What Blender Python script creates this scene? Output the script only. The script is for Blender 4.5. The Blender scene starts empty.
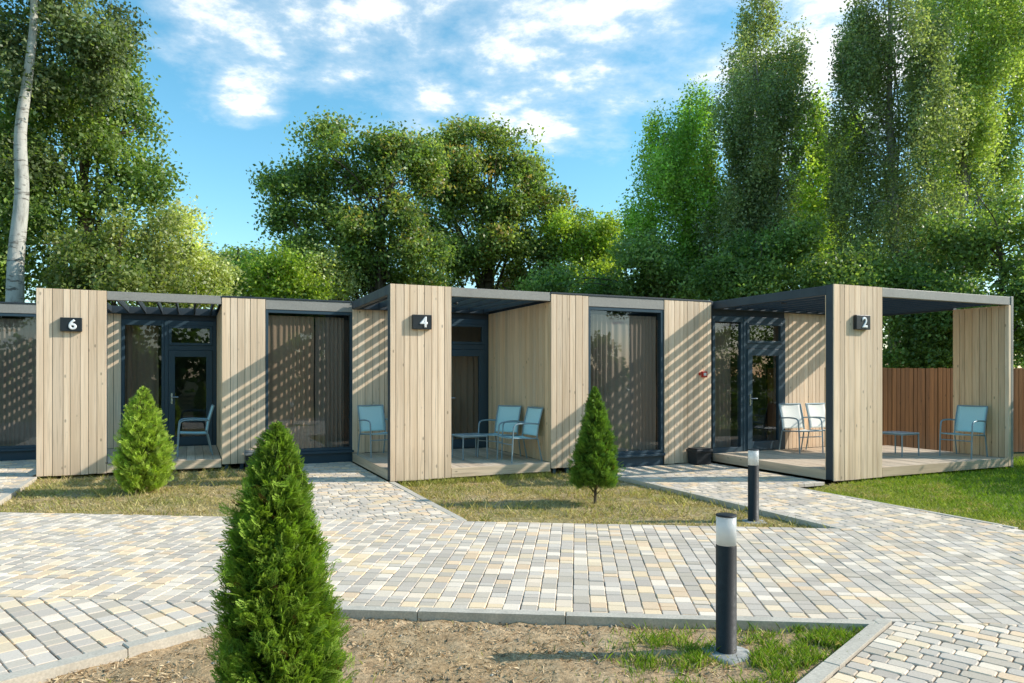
import bpy, math, random
import numpy as np
from mathutils import Vector, Matrix, noise

SC = bpy.context.scene
COL = SC.collection
PI = math.pi
R = math.radians
rng = np.random.default_rng(7)
random.seed(7)

# ------------------------------------------------------------------ camera
F = 714.885
HY = 375.41
cam = bpy.data.cameras.new('camera')
cam.sensor_width = 36.0
cam.lens = F / 1024 * 36
cam.shift_y = (HY - 341.5) / 1024
cam.clip_end = 2000
cam.clip_start = 0.05
camo = bpy.data.objects.new('camera', cam)
camo.location = (0, 0, 1.6)
camo.rotation_euler = (PI / 2, 0, 0)
COL.objects.link(camo)
SC.camera = camo
SC.view_settings.view_transform = 'Standard'
SC.view_settings.look = 'None'
SC.view_settings.exposure = 0
SC.cycles.max_bounces = 8
SC.cycles.transparent_max_bounces = 16
SC.cycles.caustics_reflective = False
SC.cycles.caustics_refractive = False


def at(x, y, Y):
    """survey note: bearing and height read at distance Y -> world point"""
    return ((x - 512) / F * Y, Y, 1.6 - (y - HY) / F * Y)


# ------------------------------------------------------------------ materials
def new_mat(name):
    m = bpy.data.materials.new(name)
    m.use_nodes = True
    nt = m.node_tree
    nt.nodes.clear()
    return m, nt, nt.nodes, nt.links


class NB:
    """small node builder"""
    def __init__(s, name):
        s.m, s.nt, s.N, s.L = new_mat(name)
        s.out = s.N.new('ShaderNodeOutputMaterial')

    def n(s, t, ins=None, **props):
        nd = s.N.new(t)
        for k, v in props.items():
            setattr(nd, k, v)
        for k, v in (ins or {}).items():
            if isinstance(v, bpy.types.NodeSocket):
                s.L.new(v, nd.inputs[k])
            else:
                nd.inputs[k].default_value = v
        return nd

    def ramp(s, fac, stops):
        nd = s.N.new('ShaderNodeValToRGB')
        e = nd.color_ramp.elements
        while len(e) < len(stops):
            e.new(0.5)
        for i, (p, c) in enumerate(stops):
            e[i].position = p
            e[i].color = (*c, 1) if len(c) == 3 else c
        s.L.new(fac, nd.inputs['Fac'])
        return nd.outputs['Color']

    def mix(s, fac, a, b, mode='MIX'):
        nd = s.N.new('ShaderNodeMix')
        nd.data_type = 'RGBA'
        nd.blend_type = mode
        for sock, v in ((nd.inputs[0], fac), (nd.inputs[6], a), (nd.inputs[7], b)):
            if isinstance(v, bpy.types.NodeSocket):
                s.L.new(v, sock)
            elif isinstance(v, tuple):
                sock.default_value = (*v, 1) if len(v) == 3 else v
            else:
                sock.default_value = v
        return nd.outputs[2]

    def math(s, op, a, b=0.0, clamp=False):
        nd = s.N.new('ShaderNodeMath')
        nd.operation = op
        nd.use_clamp = clamp
        for i, v in enumerate((a, b)):
            if isinstance(v, bpy.types.NodeSocket):
                s.L.new(v, nd.inputs[i])
            else:
                nd.inputs[i].default_value = v
        return nd.outputs[0]

    def coord(s, scale=(1, 1, 1), kind='Object', off=None):
        tc = s.N.new('ShaderNodeTexCoord')
        mp = s.N.new('ShaderNodeMapping')
        mp.inputs['Scale'].default_value = scale
        s.L.new(tc.outputs[kind], mp.inputs['Vector'])
        if off is not None:
            ad = s.N.new('ShaderNodeVectorMath')
            ad.operation = 'ADD'
            s.L.new(mp.outputs[0], ad.inputs[0])
            s.L.new(off, ad.inputs[1])
            return ad.outputs[0]
        return mp.outputs[0]

    def noise(s, vec, scale, detail=4, rough=0.55):
        nd = s.n('ShaderNodeTexNoise', {'Vector': vec, 'Scale': scale, 'Detail': detail, 'Roughness': rough})
        return nd.outputs['Fac']

    def finish(s, color, rough=0.6, bump=None, bstr=0.3, bdist=0.01, spec=0.4, metal=0.0):
        b = s.N.new('ShaderNodeBsdfPrincipled')
        for k, v in (('Base Color', color), ('Roughness', rough), ('Metallic', metal), ('Specular IOR Level', spec)):
            if isinstance(v, bpy.types.NodeSocket):
                s.L.new(v, b.inputs[k])
            else:
                b.inputs[k].default_value = (*v, 1) if isinstance(v, tuple) else v
        if bump is not None:
            bp = s.n('ShaderNodeBump', {'Height': bump, 'Strength': bstr, 'Distance': bdist})
            s.L.new(bp.outputs[0], b.inputs['Normal'])
        s.L.new(b.outputs[0], s.out.inputs[0])
        return s.m


def attr(b, name='Col'):
    a = b.N.new('ShaderNodeAttribute')
    a.attribute_name = name
    return a


def mat_wood(name, base, dark, grain_axis='z', contrast=1.0, rough=0.7, fade=(0.80, 0.67, 0.53)):
    b = NB(name)
    a = attr(b)
    sc = {'z': (55, 55, 1.6), 'y': (55, 1.6, 55), 'x': (1.6, 55, 55)}[grain_axis]
    off = b.n('ShaderNodeVectorMath', {0: a.outputs['Color'], 1: (37.0, 91.0, 53.0)}, operation='MULTIPLY').outputs[0]
    v = b.coord(sc, 'Object', off)
    g = b.noise(v, 1.0, 5, 0.6)
    sc2 = {'z': (9, 9, 0.55), 'y': (9, 0.55, 9), 'x': (0.55, 9, 9)}[grain_axis]
    v2 = b.coord(sc2, 'Object', off)
    g2 = b.noise(v2, 1.0, 3, 0.5)
    mid = tuple((x + y) / 2 for x, y in zip(base, dark))
    c = b.ramp(g, [(0.30, tuple(x * (1 - 0.25 * contrast) for x in mid)), (0.5, base), (0.72, tuple(min(1, x * 1.06) for x in base))])
    c = b.mix(b.ramp(g2, [(0.40, (0, 0, 0)), (0.62, (0.55 * contrast,) * 3)]), c, dark)
    # knots
    sk = {'z': (9, 9, 4.2), 'y': (9, 4.2, 9), 'x': (4.2, 9, 9)}[grain_axis]
    vk = b.coord(sk, 'Object', off)
    vo = b.n('ShaderNodeTexVoronoi', {'Vector': vk, 'Scale': 1.0, 'Randomness': 1.0})
    pick = b.n('ShaderNodeSeparateColor', {0: vo.outputs['Color']}).outputs[0]
    k = b.ramp(vo.outputs['Distance'], [(0.07, (1, 1, 1)), (0.15, (0, 0, 0))])
    k = b.math('MULTIPLY', k, b.math('GREATER_THAN', pick, 0.55))
    c = b.mix(b.math('MULTIPLY', k, 0.75), c, tuple(x * 0.35 for x in dark))
    # per-board tone and hue
    tone = b.math('ADD', b.math('MULTIPLY', b.n('ShaderNodeSeparateColor', {0: a.outputs['Color']}).outputs[0], 0.30), 0.80)
    hue = b.mix(b.math('MULTIPLY', b.n('ShaderNodeSeparateColor', {0: a.outputs['Color']}).outputs[1], 0.22), c, fade)
    c = b.mix(1.0, hue, b.n('ShaderNodeCombineColor', {0: tone, 1: tone, 2: tone}).outputs[0], 'MULTIPLY')
    # rain-grey streaks low on the wall
    pz = b.n('ShaderNodeSeparateXYZ', {0: b.coord()}).outputs[2]
    low = b.n('ShaderNodeMapRange', {0: pz, 1: 0.0, 2: 0.55, 3: 0.35, 4: 0.0}).outputs[0]
    c = b.mix(b.math('MULTIPLY', low, g2), c, (0.20, 0.175, 0.14))
    return b.finish(c, rough, g, 0.25, 0.004, 0.25)


def mat_plain(name, col, rough=0.5, nscale=30, var=0.12, bump=0.1, metal=0.0, spec=0.4, grime=0.0):
    b = NB(name)
    v = b.coord()
    n1 = b.noise(v, nscale, 4)
    n2 = b.noise(v, nscale * 0.08, 3)
    lo = tuple(x * (1 - var) for x in col)
    hi = tuple(min(1, x * (1 + var)) for x in col)
    c = b.ramp(n1, [(0.3, lo), (0.7, hi)])
    if grime:
        c = b.mix(b.ramp(n2, [(0.45, (0, 0, 0)), (0.7, (grime,) * 3)]), c, tuple(x * 0.6 for x in col))
    r = b.n('ShaderNodeMapRange', {0: n2, 1: 0.3, 2: 0.7, 3: max(0.05, rough - 0.08), 4: min(1, rough + 0.1)}).outputs[0]
    return b.finish(c, r, n1, bump, 0.002, spec, metal)


def mat_attr(name, rough=0.8, nscale=60, var=0.25, bump=0.3, transl=0.0, spec=0.3, bdist=0.003, stain=0.0):
    b = NB(name)
    a = attr(b)
    v = b.coord()
    n1 = b.noise(v, nscale, 5, 0.65)
    sh = b.ramp(n1, [(0.25, (1 - var,) * 3), (0.75, (1 + var * 0.6,) * 3)])
    c = b.mix(1.0, a.outputs['Color'], sh, 'MULTIPLY')
    if stain:
        n3 = b.noise(v, 1.1, 5, 0.6)
        c = b.mix(b.ramp(n3, [(0.42, (0, 0, 0)), (0.7, (stain,) * 3)]), c, (0.27, 0.22, 0.15))
    if not transl:
        return b.finish(c, rough, n1, bump, bdist, spec)
    p = b.n('ShaderNodeBsdfPrincipled', {'Base Color': c, 'Roughness': rough, 'Specular IOR Level': spec})
    tc = b.mix(1.0, c, (1.35, 1.45, 0.55), 'MULTIPLY')
    t = b.n('ShaderNodeBsdfTranslucent', {'Color': tc})
    mx = b.n('ShaderNodeMixShader', {0: transl, 1: p.outputs[0], 2: t.outputs[0]})
    b.L.new(mx.outputs[0], b.out.inputs[0])
    return b.m


def mat_glass(name, tint=(0.62, 0.66, 0.68), base=0.10):
    b = NB(name)
    bf = b.n('ShaderNodeNewGeometry').outputs['Backfacing']
    ior = b.n('ShaderNodeMapRange', {0: bf, 1: 0.0, 2: 1.0, 3: 1.5, 4: 1 / 1.5}).outputs[0]
    fr = b.n('ShaderNodeFresnel', {'IOR': ior}).outputs[0]
    fac = b.math('ADD', b.math('MULTIPLY', fr, 1.25), base, True)
    wob = b.noise(b.coord((1, 1, 1)), 1.2, 1)
    bp = b.n('ShaderNodeBump', {'Height': wob, 'Strength': 0.05, 'Distance': 0.02}).outputs[0]
    t = b.n('ShaderNodeBsdfTransparent', {'Color': (*tint, 1)})
    g = b.n('ShaderNodeBsdfGlossy', {'Color': (0.9, 0.95, 1, 1), 'Roughness': 0.0, 'Normal': bp})
    mx = b.n('ShaderNodeMixShader', {0: fac, 1: t.outputs[0], 2: g.outputs[0]})
    b.L.new(mx.outputs[0], b.out.inputs[0])
    return b.m


def mat_lampglass():
    b = NB('frosted_acrylic')
    v = b.coord()
    n = b.noise(v, 14, 3)
    c = b.ramp(n, [(0.3, (0.72, 0.73, 0.72)), (0.7, (0.84, 0.85, 0.84))])
    p = b.n('ShaderNodeBsdfPrincipled', {'Base Color': c, 'Roughness': 0.35})
    t = b.n('ShaderNodeBsdfTranslucent', {'Color': (0.9, 0.9, 0.88, 1)})
    mx = b.n('ShaderNodeMixShader', {0: 0.45, 1: p.outputs[0], 2: t.outputs[0]})
    b.L.new(mx.outputs[0], b.out.inputs[0])
    return b.m


def mat_soil(name, cols, scale=1.0, bstr=0.8):
    b = NB(name)
    v = b.coord((1, 1, 1), 'Object')
    big = b.noise(v, 0.9 * scale, 5, 0.6)
    fine = b.noise(v, 38 * scale, 6, 0.7)
    mid = b.noise(v, 9 * scale, 5, 0.65)
    c1 = b.ramp(mid, [(0.28, cols[0]), (0.5, cols[1]), (0.72, cols[2])])
    c2 = b.mix(b.ramp(big, [(0.42, (0, 0, 0)), (0.62, (0.7, 0.7, 0.7))]), c1, cols[3])
    c3 = b.mix(1.0, c2, b.ramp(fine, [(0.3, (0.55, 0.55, 0.55)), (0.7, (1.3, 1.3, 1.3))]), 'MULTIPLY')
    return b.finish(c3, 0.95, b.math('ADD', fine, mid), bstr, 0.02, 0.15)


M = {}
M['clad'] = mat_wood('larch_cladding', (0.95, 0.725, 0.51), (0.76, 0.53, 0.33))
M['clad_in'] = mat_wood('larch_cladding_shaded', (0.95, 0.655, 0.39), (0.75, 0.46, 0.235))  # cladding copy for faces turned from the sun, warm shade tone in its colour
M['deck'] = mat_wood('deck_boards', (0.80, 0.63, 0.46), (0.62, 0.46, 0.32), 'y')
M['deckedge'] = mat_wood('deck_edge_board', (0.84, 0.65, 0.46), (0.64, 0.46, 0.29), 'x')
M['steel'] = mat_plain('painted_steel_grey', (0.34, 0.32, 0.285), 0.45, 40, 0.10, 0.06, grime=0.3)
M['dark'] = mat_plain('anthracite_paint', (0.040, 0.052, 0.062), 0.5, 40, 0.10, 0.06, grime=0.3)
M['frame'] = mat_plain('window_frame_paint', (0.042, 0.075, 0.100), 0.38, 60, 0.06, 0.05)
M['black'] = mat_plain('backing_black', (0.012, 0.012, 0.013), 0.8, 30, 0.1, 0.0)
M['glass'] = mat_glass('window_glass', (0.78, 0.78, 0.77), 0.03)
M['interior'] = mat_plain('interior_paint', (0.16, 0.145, 0.13), 0.8, 20, 0.1, 0.05)
M['curtain'] = mat_plain('curtain_fabric', (0.36, 0.295, 0.24), 0.9, 180, 0.12, 0.2, spec=0.1)
M['curtain2'] = mat_plain('curtain_fabric_tan', (0.46, 0.335, 0.235), 0.9, 180, 0.12, 0.2, spec=0.1)
M['sling'] = mat_plain('blue_sling_fabric', (0.60, 0.85, 0.83), 0.6, 320, 0.14, 0.25, spec=0.3)
M['litsling'] = mat_plain('sling_fabric_sunlit', (0.88, 0.85, 0.77), 0.55, 320, 0.10, 0.25, spec=0.4)  # copy of the sling fabric with the sun's whitening put into its colour
M['tube'] = mat_plain('powder_coated_tube', (0.27, 0.36, 0.40), 0.4, 60, 0.06, 0.03, metal=0.25)
M['ttop'] = mat_plain('table_top_glass', (0.48, 0.58, 0.60), 0.22, 50, 0.08, 0.02)
M['signbox'] = mat_plain('sign_box_paint', (0.022, 0.027, 0.030), 0.45, 60, 0.1, 0.04)
M['white'] = mat_plain('white_lettering', (0.86, 0.87, 0.86), 0.5, 60, 0.03, 0.0)
M['red'] = mat_plain('red_plastic', (0.55, 0.04, 0.02), 0.4, 60, 0.08, 0.02)
M['chrome'] = mat_plain('brushed_metal', (0.55, 0.56, 0.57), 0.3, 80, 0.06, 0.02, metal=1.0)
M['plastic'] = mat_plain('black_plastic', (0.022, 0.026, 0.03), 0.42, 60, 0.12, 0.05)
M['greyplastic'] = mat_plain('grey_plastic', (0.20, 0.21, 0.21), 0.5, 60, 0.1, 0.05)
M['bollard'] = mat_plain('bollard_textured_paint', (0.016, 0.0165, 0.017), 0.5, 420, 0.35, 0.6, grime=0.3)
M['lamp'] = mat_lampglass()
M['concrete'] = mat_plain('concrete_collar', (0.40, 0.39, 0.36), 0.9, 45, 0.25, 0.7, grime=0.4)
M['kerb'] = mat_plain('concrete_kerb', (0.57, 0.505, 0.41), 0.9, 70, 0.16, 0.35, grime=0.35)
M['joint'] = mat_plain('joint_sand', (0.125, 0.11, 0.09), 1.0, 120, 0.35, 0.6)
M['paver'] = mat_attr('concrete_pavers', 0.86, 85, 0.17, 0.35, stain=0.04)
M['fence'] = mat_wood('brown_stained_boards', (0.25, 0.105, 0.036), (0.10, 0.042, 0.015), 'z', fade=(0.40, 0.17, 0.05))
M['leaf'] = mat_attr('tree_leaves', 0.42, 3, 0.10, 0.0, transl=0.46, spec=0.5)
M['thuja'] = mat_attr('thuja_sprays', 0.6, 30, 0.15, 0.0, transl=0.30, spec=0.25)
M['grass'] = mat_attr('grass_blades', 0.65, 20, 0.1, 0.0, transl=0.30, spec=0.2)
M['litter'] = mat_attr('dry_litter', 0.9, 60, 0.2, 0.0, spec=0.1)
M['soil'] = mat_soil('bed_soil', [(0.30, 0.185, 0.095), (0.56, 0.385, 0.22), (0.70, 0.52, 0.32), (0.46, 0.315, 0.165)])
M['dryturf'] = mat_soil('dry_turf', [(0.22, 0.15, 0.075), (0.46, 0.34, 0.17), (0.64, 0.50, 0.29), (0.30, 0.27, 0.09)])
M['turf'] = mat_soil('green_turf', [(0.11, 0.15, 0.025), (0.19, 0.24, 0.045), (0.28, 0.31, 0.075), (0.27, 0.26, 0.075)])
M['land'] = mat_soil('rough_ground', [(0.06, 0.07, 0.02), (0.10, 0.105, 0.035), (0.16, 0.14, 0.065), (0.08, 0.09, 0.025)], 0.3)


def mat_bark(name, light, dark, mark):
    b = NB(name)
    v = b.coord((3, 3, 0.9))
    n1 = b.noise(v, 2.2, 6, 0.65)
    v2 = b.coord((2.0, 2.0, 7.0))
    n2 = b.noise(v2, 1.6, 4, 0.6)
    c = b.ramp(n1, [(0.32, dark), (0.5, light), (0.75, tuple(min(1, x * 1.15) for x in light))])
    c = b.mix(b.ramp(n2, [(0.56, (0, 0, 0)), (0.66, (0.85,) * 3)]), c, mark)
    return b.finish(c, 0.9, n1, 0.6, 0.03, 0.15)


M['bark_white'] = mat_bark('white_bark', (0.50, 0.48, 0.42), (0.30, 0.28, 0.24), (0.10, 0.085, 0.07))
M['bark_grey'] = mat_bark('grey_bark', (0.27, 0.25, 0.21), (0.13, 0.115, 0.095), (0.08, 0.07, 0.055))
M['bark_brown'] = mat_bark('brown_bark', (0.13, 0.10, 0.07), (0.06, 0.045, 0.03), (0.04, 0.03, 0.02))


# ------------------------------------------------------------------ mesh helpers
class MB:
    """collects boxes, tubes and polygons into one mesh with a per-face colour"""
    def __init__(s):
        s.v, s.f, s.c, s.sm = [], [], [], []
        s.sharp = None

    def add(s, vs, fs, col=(0.5, 0.5, 0.5), smooth=False):
        o = len(s.v)
        s.v.extend(tuple(v) for v in vs)
        for f in fs:
            s.f.append(tuple(i + o for i in f))
            s.c.append(col)
            s.sm.append(smooth)

    def box(s, x0, x1, y0, y1, z0, z1, col=None):
        col = col or (random.random(), random.random(), random.random())
        v = [(x, y, z) for z in (z0, z1) for y in (y0, y1) for x in (x0, x1)]
        s.add(v, [(0, 2, 3, 1), (4, 5, 7, 6), (0, 1, 5, 4), (2, 6, 7, 3), (0, 4, 6, 2), (1, 3, 7, 5)], col)

    def prism(s, poly, z0, z1, col=None, cham=0.0, hc=0.0):
        """poly counter-clockwise in xy"""
        col = col or (random.random(),) * 3
        n = len(poly)
        cx = sum(p[0] for p in poly) / n
        cy = sum(p[1] for p in poly) / n
        v = [(p[0], p[1], z0) for p in poly]
        zz = z1 - hc
        v += [(p[0], p[1], zz) for p in poly]
        fs = [(i, (i + 1) % n, n + (i + 1) % n, n + i) for i in range(n)]
        if cham:
            for p in poly:
                d = math.hypot(p[0] - cx, p[1] - cy) or 1
                k = max(0.3, 1 - cham / d)
                v.append((cx + (p[0] - cx) * k, cy + (p[1] - cy) * k, z1))
            fs += [(n + i, n + (i + 1) % n, 2 * n + (i + 1) % n, 2 * n + i) for i in range(n)]
            fs.append(tuple(range(2 * n, 3 * n)))
        else:
            fs.append(tuple(range(n, 2 * n)))
        s.add(v, fs, col)

    def tube(s, pts, rad, sides=8, col=(0.5, 0.5, 0.5), cap=True, smooth=True):
        pts = [Vector(p) for p in pts]
        if not hasattr(rad, '__len__'):
            rad = [rad] * len(pts)
        o = []
        t0 = (pts[1] - pts[0]).normalized()
        up = Vector((0, 0, 1)) if abs(t0.z) < 0.9 else Vector((1, 0, 0))
        a = t0.cross(up).normalized()
        for i, p in enumerate(pts):
            if i == 0:
                t = t0
            elif i == len(pts) - 1:
                t = (pts[i] - pts[i - 1]).normalized()
            else:
                t = (pts[i + 1] - pts[i - 1]).normalized()
            a = (a - t * a.dot(t)).normalized()
            b2 = t.cross(a)
            for k in range(sides):
                an = 2 * PI * k / sides
                o.append(p + (a * math.cos(an) + b2 * math.sin(an)) * rad[i])
        fs = []
        for i in range(len(pts) - 1):
            for k in range(sides):
                k2 = (k + 1) % sides
                fs.append((i * sides + k, i * sides + k2, (i + 1) * sides + k2, (i + 1) * sides + k))
        s.add(o, fs, col, smooth)
        if cap:
            n = len(pts)
            s.add(o[:sides], [tuple(reversed(range(sides)))], col)
            s.add(o[(n - 1) * sides:], [tuple(range(sides))], col)

    def lathe(s, prof, sides=32, col=(0.5, 0.5, 0.5), center=(0, 0, 0), smooth=True):
        v, fs = [], []
        for r, z in prof:
            for k in range(sides):
                an = 2 * PI * k / sides
                v.append((center[0] + r * math.cos(an), center[1] + r * math.sin(an), center[2] + z))
        for i in range(len(prof) - 1):
            for k in range(sides):
                k2 = (k + 1) % sides
                fs.append((i * sides + k, i * sides + k2, (i + 1) * sides + k2, (i + 1) * sides + k))
        s.add(v, fs, col, smooth)
        if prof[-1][0] > 1e-4:
            s.add(v[-sides:], [tuple(range(sides))], col)
        if prof[0][0] > 1e-4:
            s.add(v[:sides], [tuple(reversed(range(sides)))], col)

    def build(s, name, mat, parent=None, bevel=0.0):
        me = bpy.data.meshes.new(name)
        me.from_pydata(s.v, [], s.f)
        a = me.attributes.new('Col', 'FLOAT_COLOR', 'FACE')
        arr = np.ones((len(s.f), 4), np.float32)
        arr[:, :3] = np.array(s.c, np.float32).reshape(-1, 3)
        a.data.foreach_set('color', arr.ravel())
        me.polygons.foreach_set('use_smooth', np.array(s.sm, bool))
        me.materials.append(mat)
        me.update()
        o = bpy.data.objects.new(name, me)
        COL.objects.link(o)
        if parent is not None:
            o.parent = parent
        if bevel:
            md = o.modifiers.new('bevel', 'BEVEL')
            md.width = bevel
            md.segments = 2
            md.limit_method = 'ANGLE'
        return o


def quads_obj(name, mat, V, C, parent=None, k=4, smooth=False):
    """V: (n,k,3) corner points of n separate faces, C: (n,3) colour"""
    n = len(V)
    me = bpy.data.meshes.new(name)
    me.vertices.add(n * k)
    me.vertices.foreach_set('co', np.ascontiguousarray(V, np.float32).ravel())
    me.loops.add(n * k)
    me.loops.foreach_set('vertex_index', np.arange(n * k, dtype=np.int32))
    me.polygons.add(n)
    me.polygons.foreach_set('loop_start', np.arange(0, n * k, k, dtype=np.int32))
    me.update(calc_edges=True)
    a = me.attributes.new('Col', 'FLOAT_COLOR', 'FACE')
    arr = np.ones((n, 4), np.float32)
    arr[:, :3] = np.clip(C, 0.002, 1)
    a.data.foreach_set('color', arr.ravel())
    me.materials.append(mat)
    o = bpy.data.objects.new(name, me)
    COL.objects.link(o)
    if parent is not None:
        o.parent = parent
    return o


def tag(o, label=None, cat=None, group=None, kind=None):
    for k, v in (('label', label), ('category', cat), ('group', group), ('kind', kind)):
        if v:
            o[k] = v
    return o


def empty(name, loc, rz=0.0):
    o = bpy.data.objects.new(name, None)
    o.empty_display_size = 0.3
    o.location = loc
    o.rotation_euler = (0, 0, rz)
    COL.objects.link(o)
    return o


def copy_tree(o, parent=None):
    c = o.copy()
    COL.objects.link(c)
    if parent is not None:
        c.parent = parent
    for ch in list(o.children):
        copy_tree(ch, c)
    return c


def unit(a):
    return a / np.maximum(np.linalg.norm(a, axis=-1, keepdims=True), 1e-9)


def smooth_path(pts, n=6):
    P = [Vector(p) for p in pts]
    P = [P[0] * 2 - P[1]] + P + [P[-1] * 2 - P[-2]]
    out = []
    for i in range(1, len(P) - 2):
        for k in range(n):
            t = k / n
            a, b, c, d = P[i - 1], P[i], P[i + 1], P[i + 2]
            out.append(0.5 * ((2 * b) + (c - a) * t + (2 * a - 5 * b + 4 * c - d) * t * t + (3 * b - a - 3 * c + d) * t ** 3))
    out.append(P[-2])
    return out


# ------------------------------------------------------------------ site axes
TH = R(24.162)
CU, SU = math.cos(TH), math.sin(TH)
P6 = (-7.519, 11.288)
P4 = (-1.836, 10.762)
P2 = (4.862, 10.801)
P8 = (P6[0] - 5.683, P6[1] + 0.526)
UH = np.array([CU, SU])
VH = np.array([-SU, CU])


def W(P, u, v):
    return (P[0] + CU * u - SU * v, P[1] + SU * u + CU * v)


# ------------------------------------------------------------------ world and sun
SUN_EL = R(31.8)
SUN_DIR = Vector((math.cos(SUN_EL), 0.03, math.sin(SUN_EL))).normalized()
world = bpy.data.worlds.new('World')
SC.world = world
world.use_nodes = True
wt = world.node_tree
wt.nodes.clear()


class WB(NB):
    def __init__(s, nt):
        s.nt, s.N, s.L = nt, nt.nodes, nt.links


w = WB(wt)
sky = w.n('ShaderNodeTexSky', sky_type='NISHITA')
sky.sun_disc = False
sky.sun_elevation = SUN_EL
sky.sun_rotation = math.atan2(SUN_DIR.x, SUN_DIR.y)
sky.air_density = 1.0
sky.dust_density = 0.5
sky.ozone_density = 1.6
hs = w.n('ShaderNodeHueSaturation', {'Hue': 0.475, 'Saturation': 1.25, 'Value': 1.62, 'Color': sky.outputs[0]}).outputs[0]
tc = w.N.new('ShaderNodeTexCoord')
dirv = tc.outputs['Generated']
sx = w.n('ShaderNodeSeparateXYZ', {0: dirv})
zz = w.math('ADD', w.math('MAXIMUM', sx.outputs[2], 0.0), 0.14)
cp = w.n('ShaderNodeCombineXYZ', {0: w.math('DIVIDE', sx.outputs[0], zz), 1: w.math('DIVIDE', sx.outputs[1], zz), 2: 0.0}).outputs[0]
n1 = w.n('ShaderNodeTexNoise', {'Vector': cp, 'Scale': 1.9, 'Detail': 12.0, 'Roughness': 0.60, 'Distortion': 0.15}).outputs['Fac']
n2 = w.n('ShaderNodeTexNoise', {'Vector': cp, 'Scale': 6.5, 'Detail': 8.0, 'Roughness': 0.62}).outputs['Fac']


def blob(x, y, r_in, r_out):
    d = Vector(((x - 512) / F, 1, (HY - y) / F)).normalized()
    dt = w.n('ShaderNodeVectorMath', {0: dirv, 1: tuple(d)}, operation='DOT_PRODUCT').outputs['Value']
    return w.n('ShaderNodeMapRange', {0: dt, 1: math.cos(R(r_out)), 2: math.cos(R(r_in)), 3: 0.0, 4: 1.0}, interpolation_type='SMOOTHSTEP').outputs[0]


mask = None
for bl in CLOUDS if 'CLOUDS' in globals() else [(250, 5, 2, 10), (400, 20, 3, 12), (520, 30, 4, 10), (600, 60, 3, 8), (650, 20, 4, 11), (560, 45, 6, 11), (250, 85, 1, 4.5), (800, 40, 4, 14), (590, 115, 1, 6), (440, -80, 5, 14), (900, -40, 8, 20), (620, -60, 8, 16)]:
    k = blob(*bl)
    mask = k if mask is None else w.math('MAXIMUM', mask, k)
back = w.n('ShaderNodeMapRange', {0: sx.outputs[1], 1: 0.1, 2: -0.3, 3: 0.0, 4: 0.7}).outputs[0]
mask = w.math('MAXIMUM', mask, back)
dens = w.math('ADD', w.math('ADD', w.math('MULTIPLY', n1, 0.75), w.math('MULTIPLY', n2, 0.35)), w.math('MULTIPLY', w.math('SUBTRACT', mask, 1.0), 0.33))
veil = w.n('ShaderNodeMapRange', {0: dens, 1: 0.41, 2: 0.66, 3: 0.0, 4: 0.55}, interpolation_type='SMOOTHSTEP').outputs[0]
puff = w.n('ShaderNodeMapRange', {0: dens, 1: 0.535, 2: 0.625, 3: 0.0, 4: 0.55}, interpolation_type='SMOOTHSTEP').outputs[0]
cl = w.math('ADD', veil, puff, True)
skyc = w.mix(cl, hs, (7.6, 8.0, 8.2))
bg = w.n('ShaderNodeBackground', {'Color': skyc, 'Strength': 0.15})
wo = w.N.new('ShaderNodeOutputWorld')
w.L.new(bg.outputs[0], wo.inputs[0])

sl = bpy.data.lights.new('sun', 'SUN')
sl.energy = 5.0
sl.angle = R(0.5)
sl.color = (1.0, 0.95, 0.86)
so = bpy.data.objects.new('sun', sl)
so.rotation_euler = (-SUN_DIR).to_track_quat('-Z', 'Y').to_euler()
so.location = SUN_DIR * 60
COL.objects.link(so)


# ------------------------------------------------------------------ ground
def fbm(x, y, z=0.0, o=4):
    return noise.fractal(Vector((x, y, z)), 1.0, 2.0, o)


def patch(name, mat, corners, nu, nv, z, amp, freq, kind='structure'):
    A, B, C_, D = [np.array(c, float) for c in corners]
    vs, fs = [], []
    for j in range(nv + 1):
        for i in range(nu + 1):
            s, t = i / nu, j / nv
            p = (A * (1 - s) + B * s) * (1 - t) + (D * (1 - s) + C_ * s) * t
            h = fbm(p[0] * freq, p[1] * freq) * amp + fbm(p[0] * freq * 5, p[1] * freq * 5, 3.1) * amp * 0.35
            vs.append((p[0], p[1], z + h))
    for j in range(nv):
        for i in range(nu):
            a = j * (nu + 1) + i
            fs.append((a, a + 1, a + nu + 2, a + nu + 1))
    mb = MB()
    mb.add(vs, fs, (0.5,) * 3, True)
    return tag(mb.build(name, mat), kind=kind)


g = MB()
g.add([(-600, -300, -0.10), (600, -300, -0.10), (600, 900, -0.10), (-600, 900, -0.10)], [(0, 1, 2, 3)])
tag(g.build('ground', M['land']), kind='structure')


def main_top(x):
    return 7.80 - 0.095 * x


def main_bot(x):
    return 4.87 - 0.083 * x


KD = np.array([-0.680, -0.733])            # the two slanting path edges
KA = np.array([-1.63, main_bot(-1.63)])
KB = np.array([2.39, main_bot(2.39)])
RA, RB = KA + KD * 5.5, KB + KD * 5.5
patch('soil_bed', M['soil'], [RA - (0.03, 0), RB + (0.03, 0), KB + (0.03, 0.03), KA + (-0.03, 0.03)], 150, 180, -0.056, 0.018, 5.0)


def lawn(name, mat, P, u0, u1, v_back, amp=0.010):
    """strip of turf between a cabin front and the walkway"""
    def hit(u):
        a = np.array(W(P, u, 0.0))
        d = -VH
        # a + t d on y = 7.80 - .095 x
        t = (7.80 - 0.095 * a[0] - a[1]) / (d[1] + 0.095 * d[0])
        return a + d * (t - 0.0)
    return [hit(u0), hit(u1), np.array(W(P, u1, v_back)), np.array(W(P, u0, v_back))]


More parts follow.
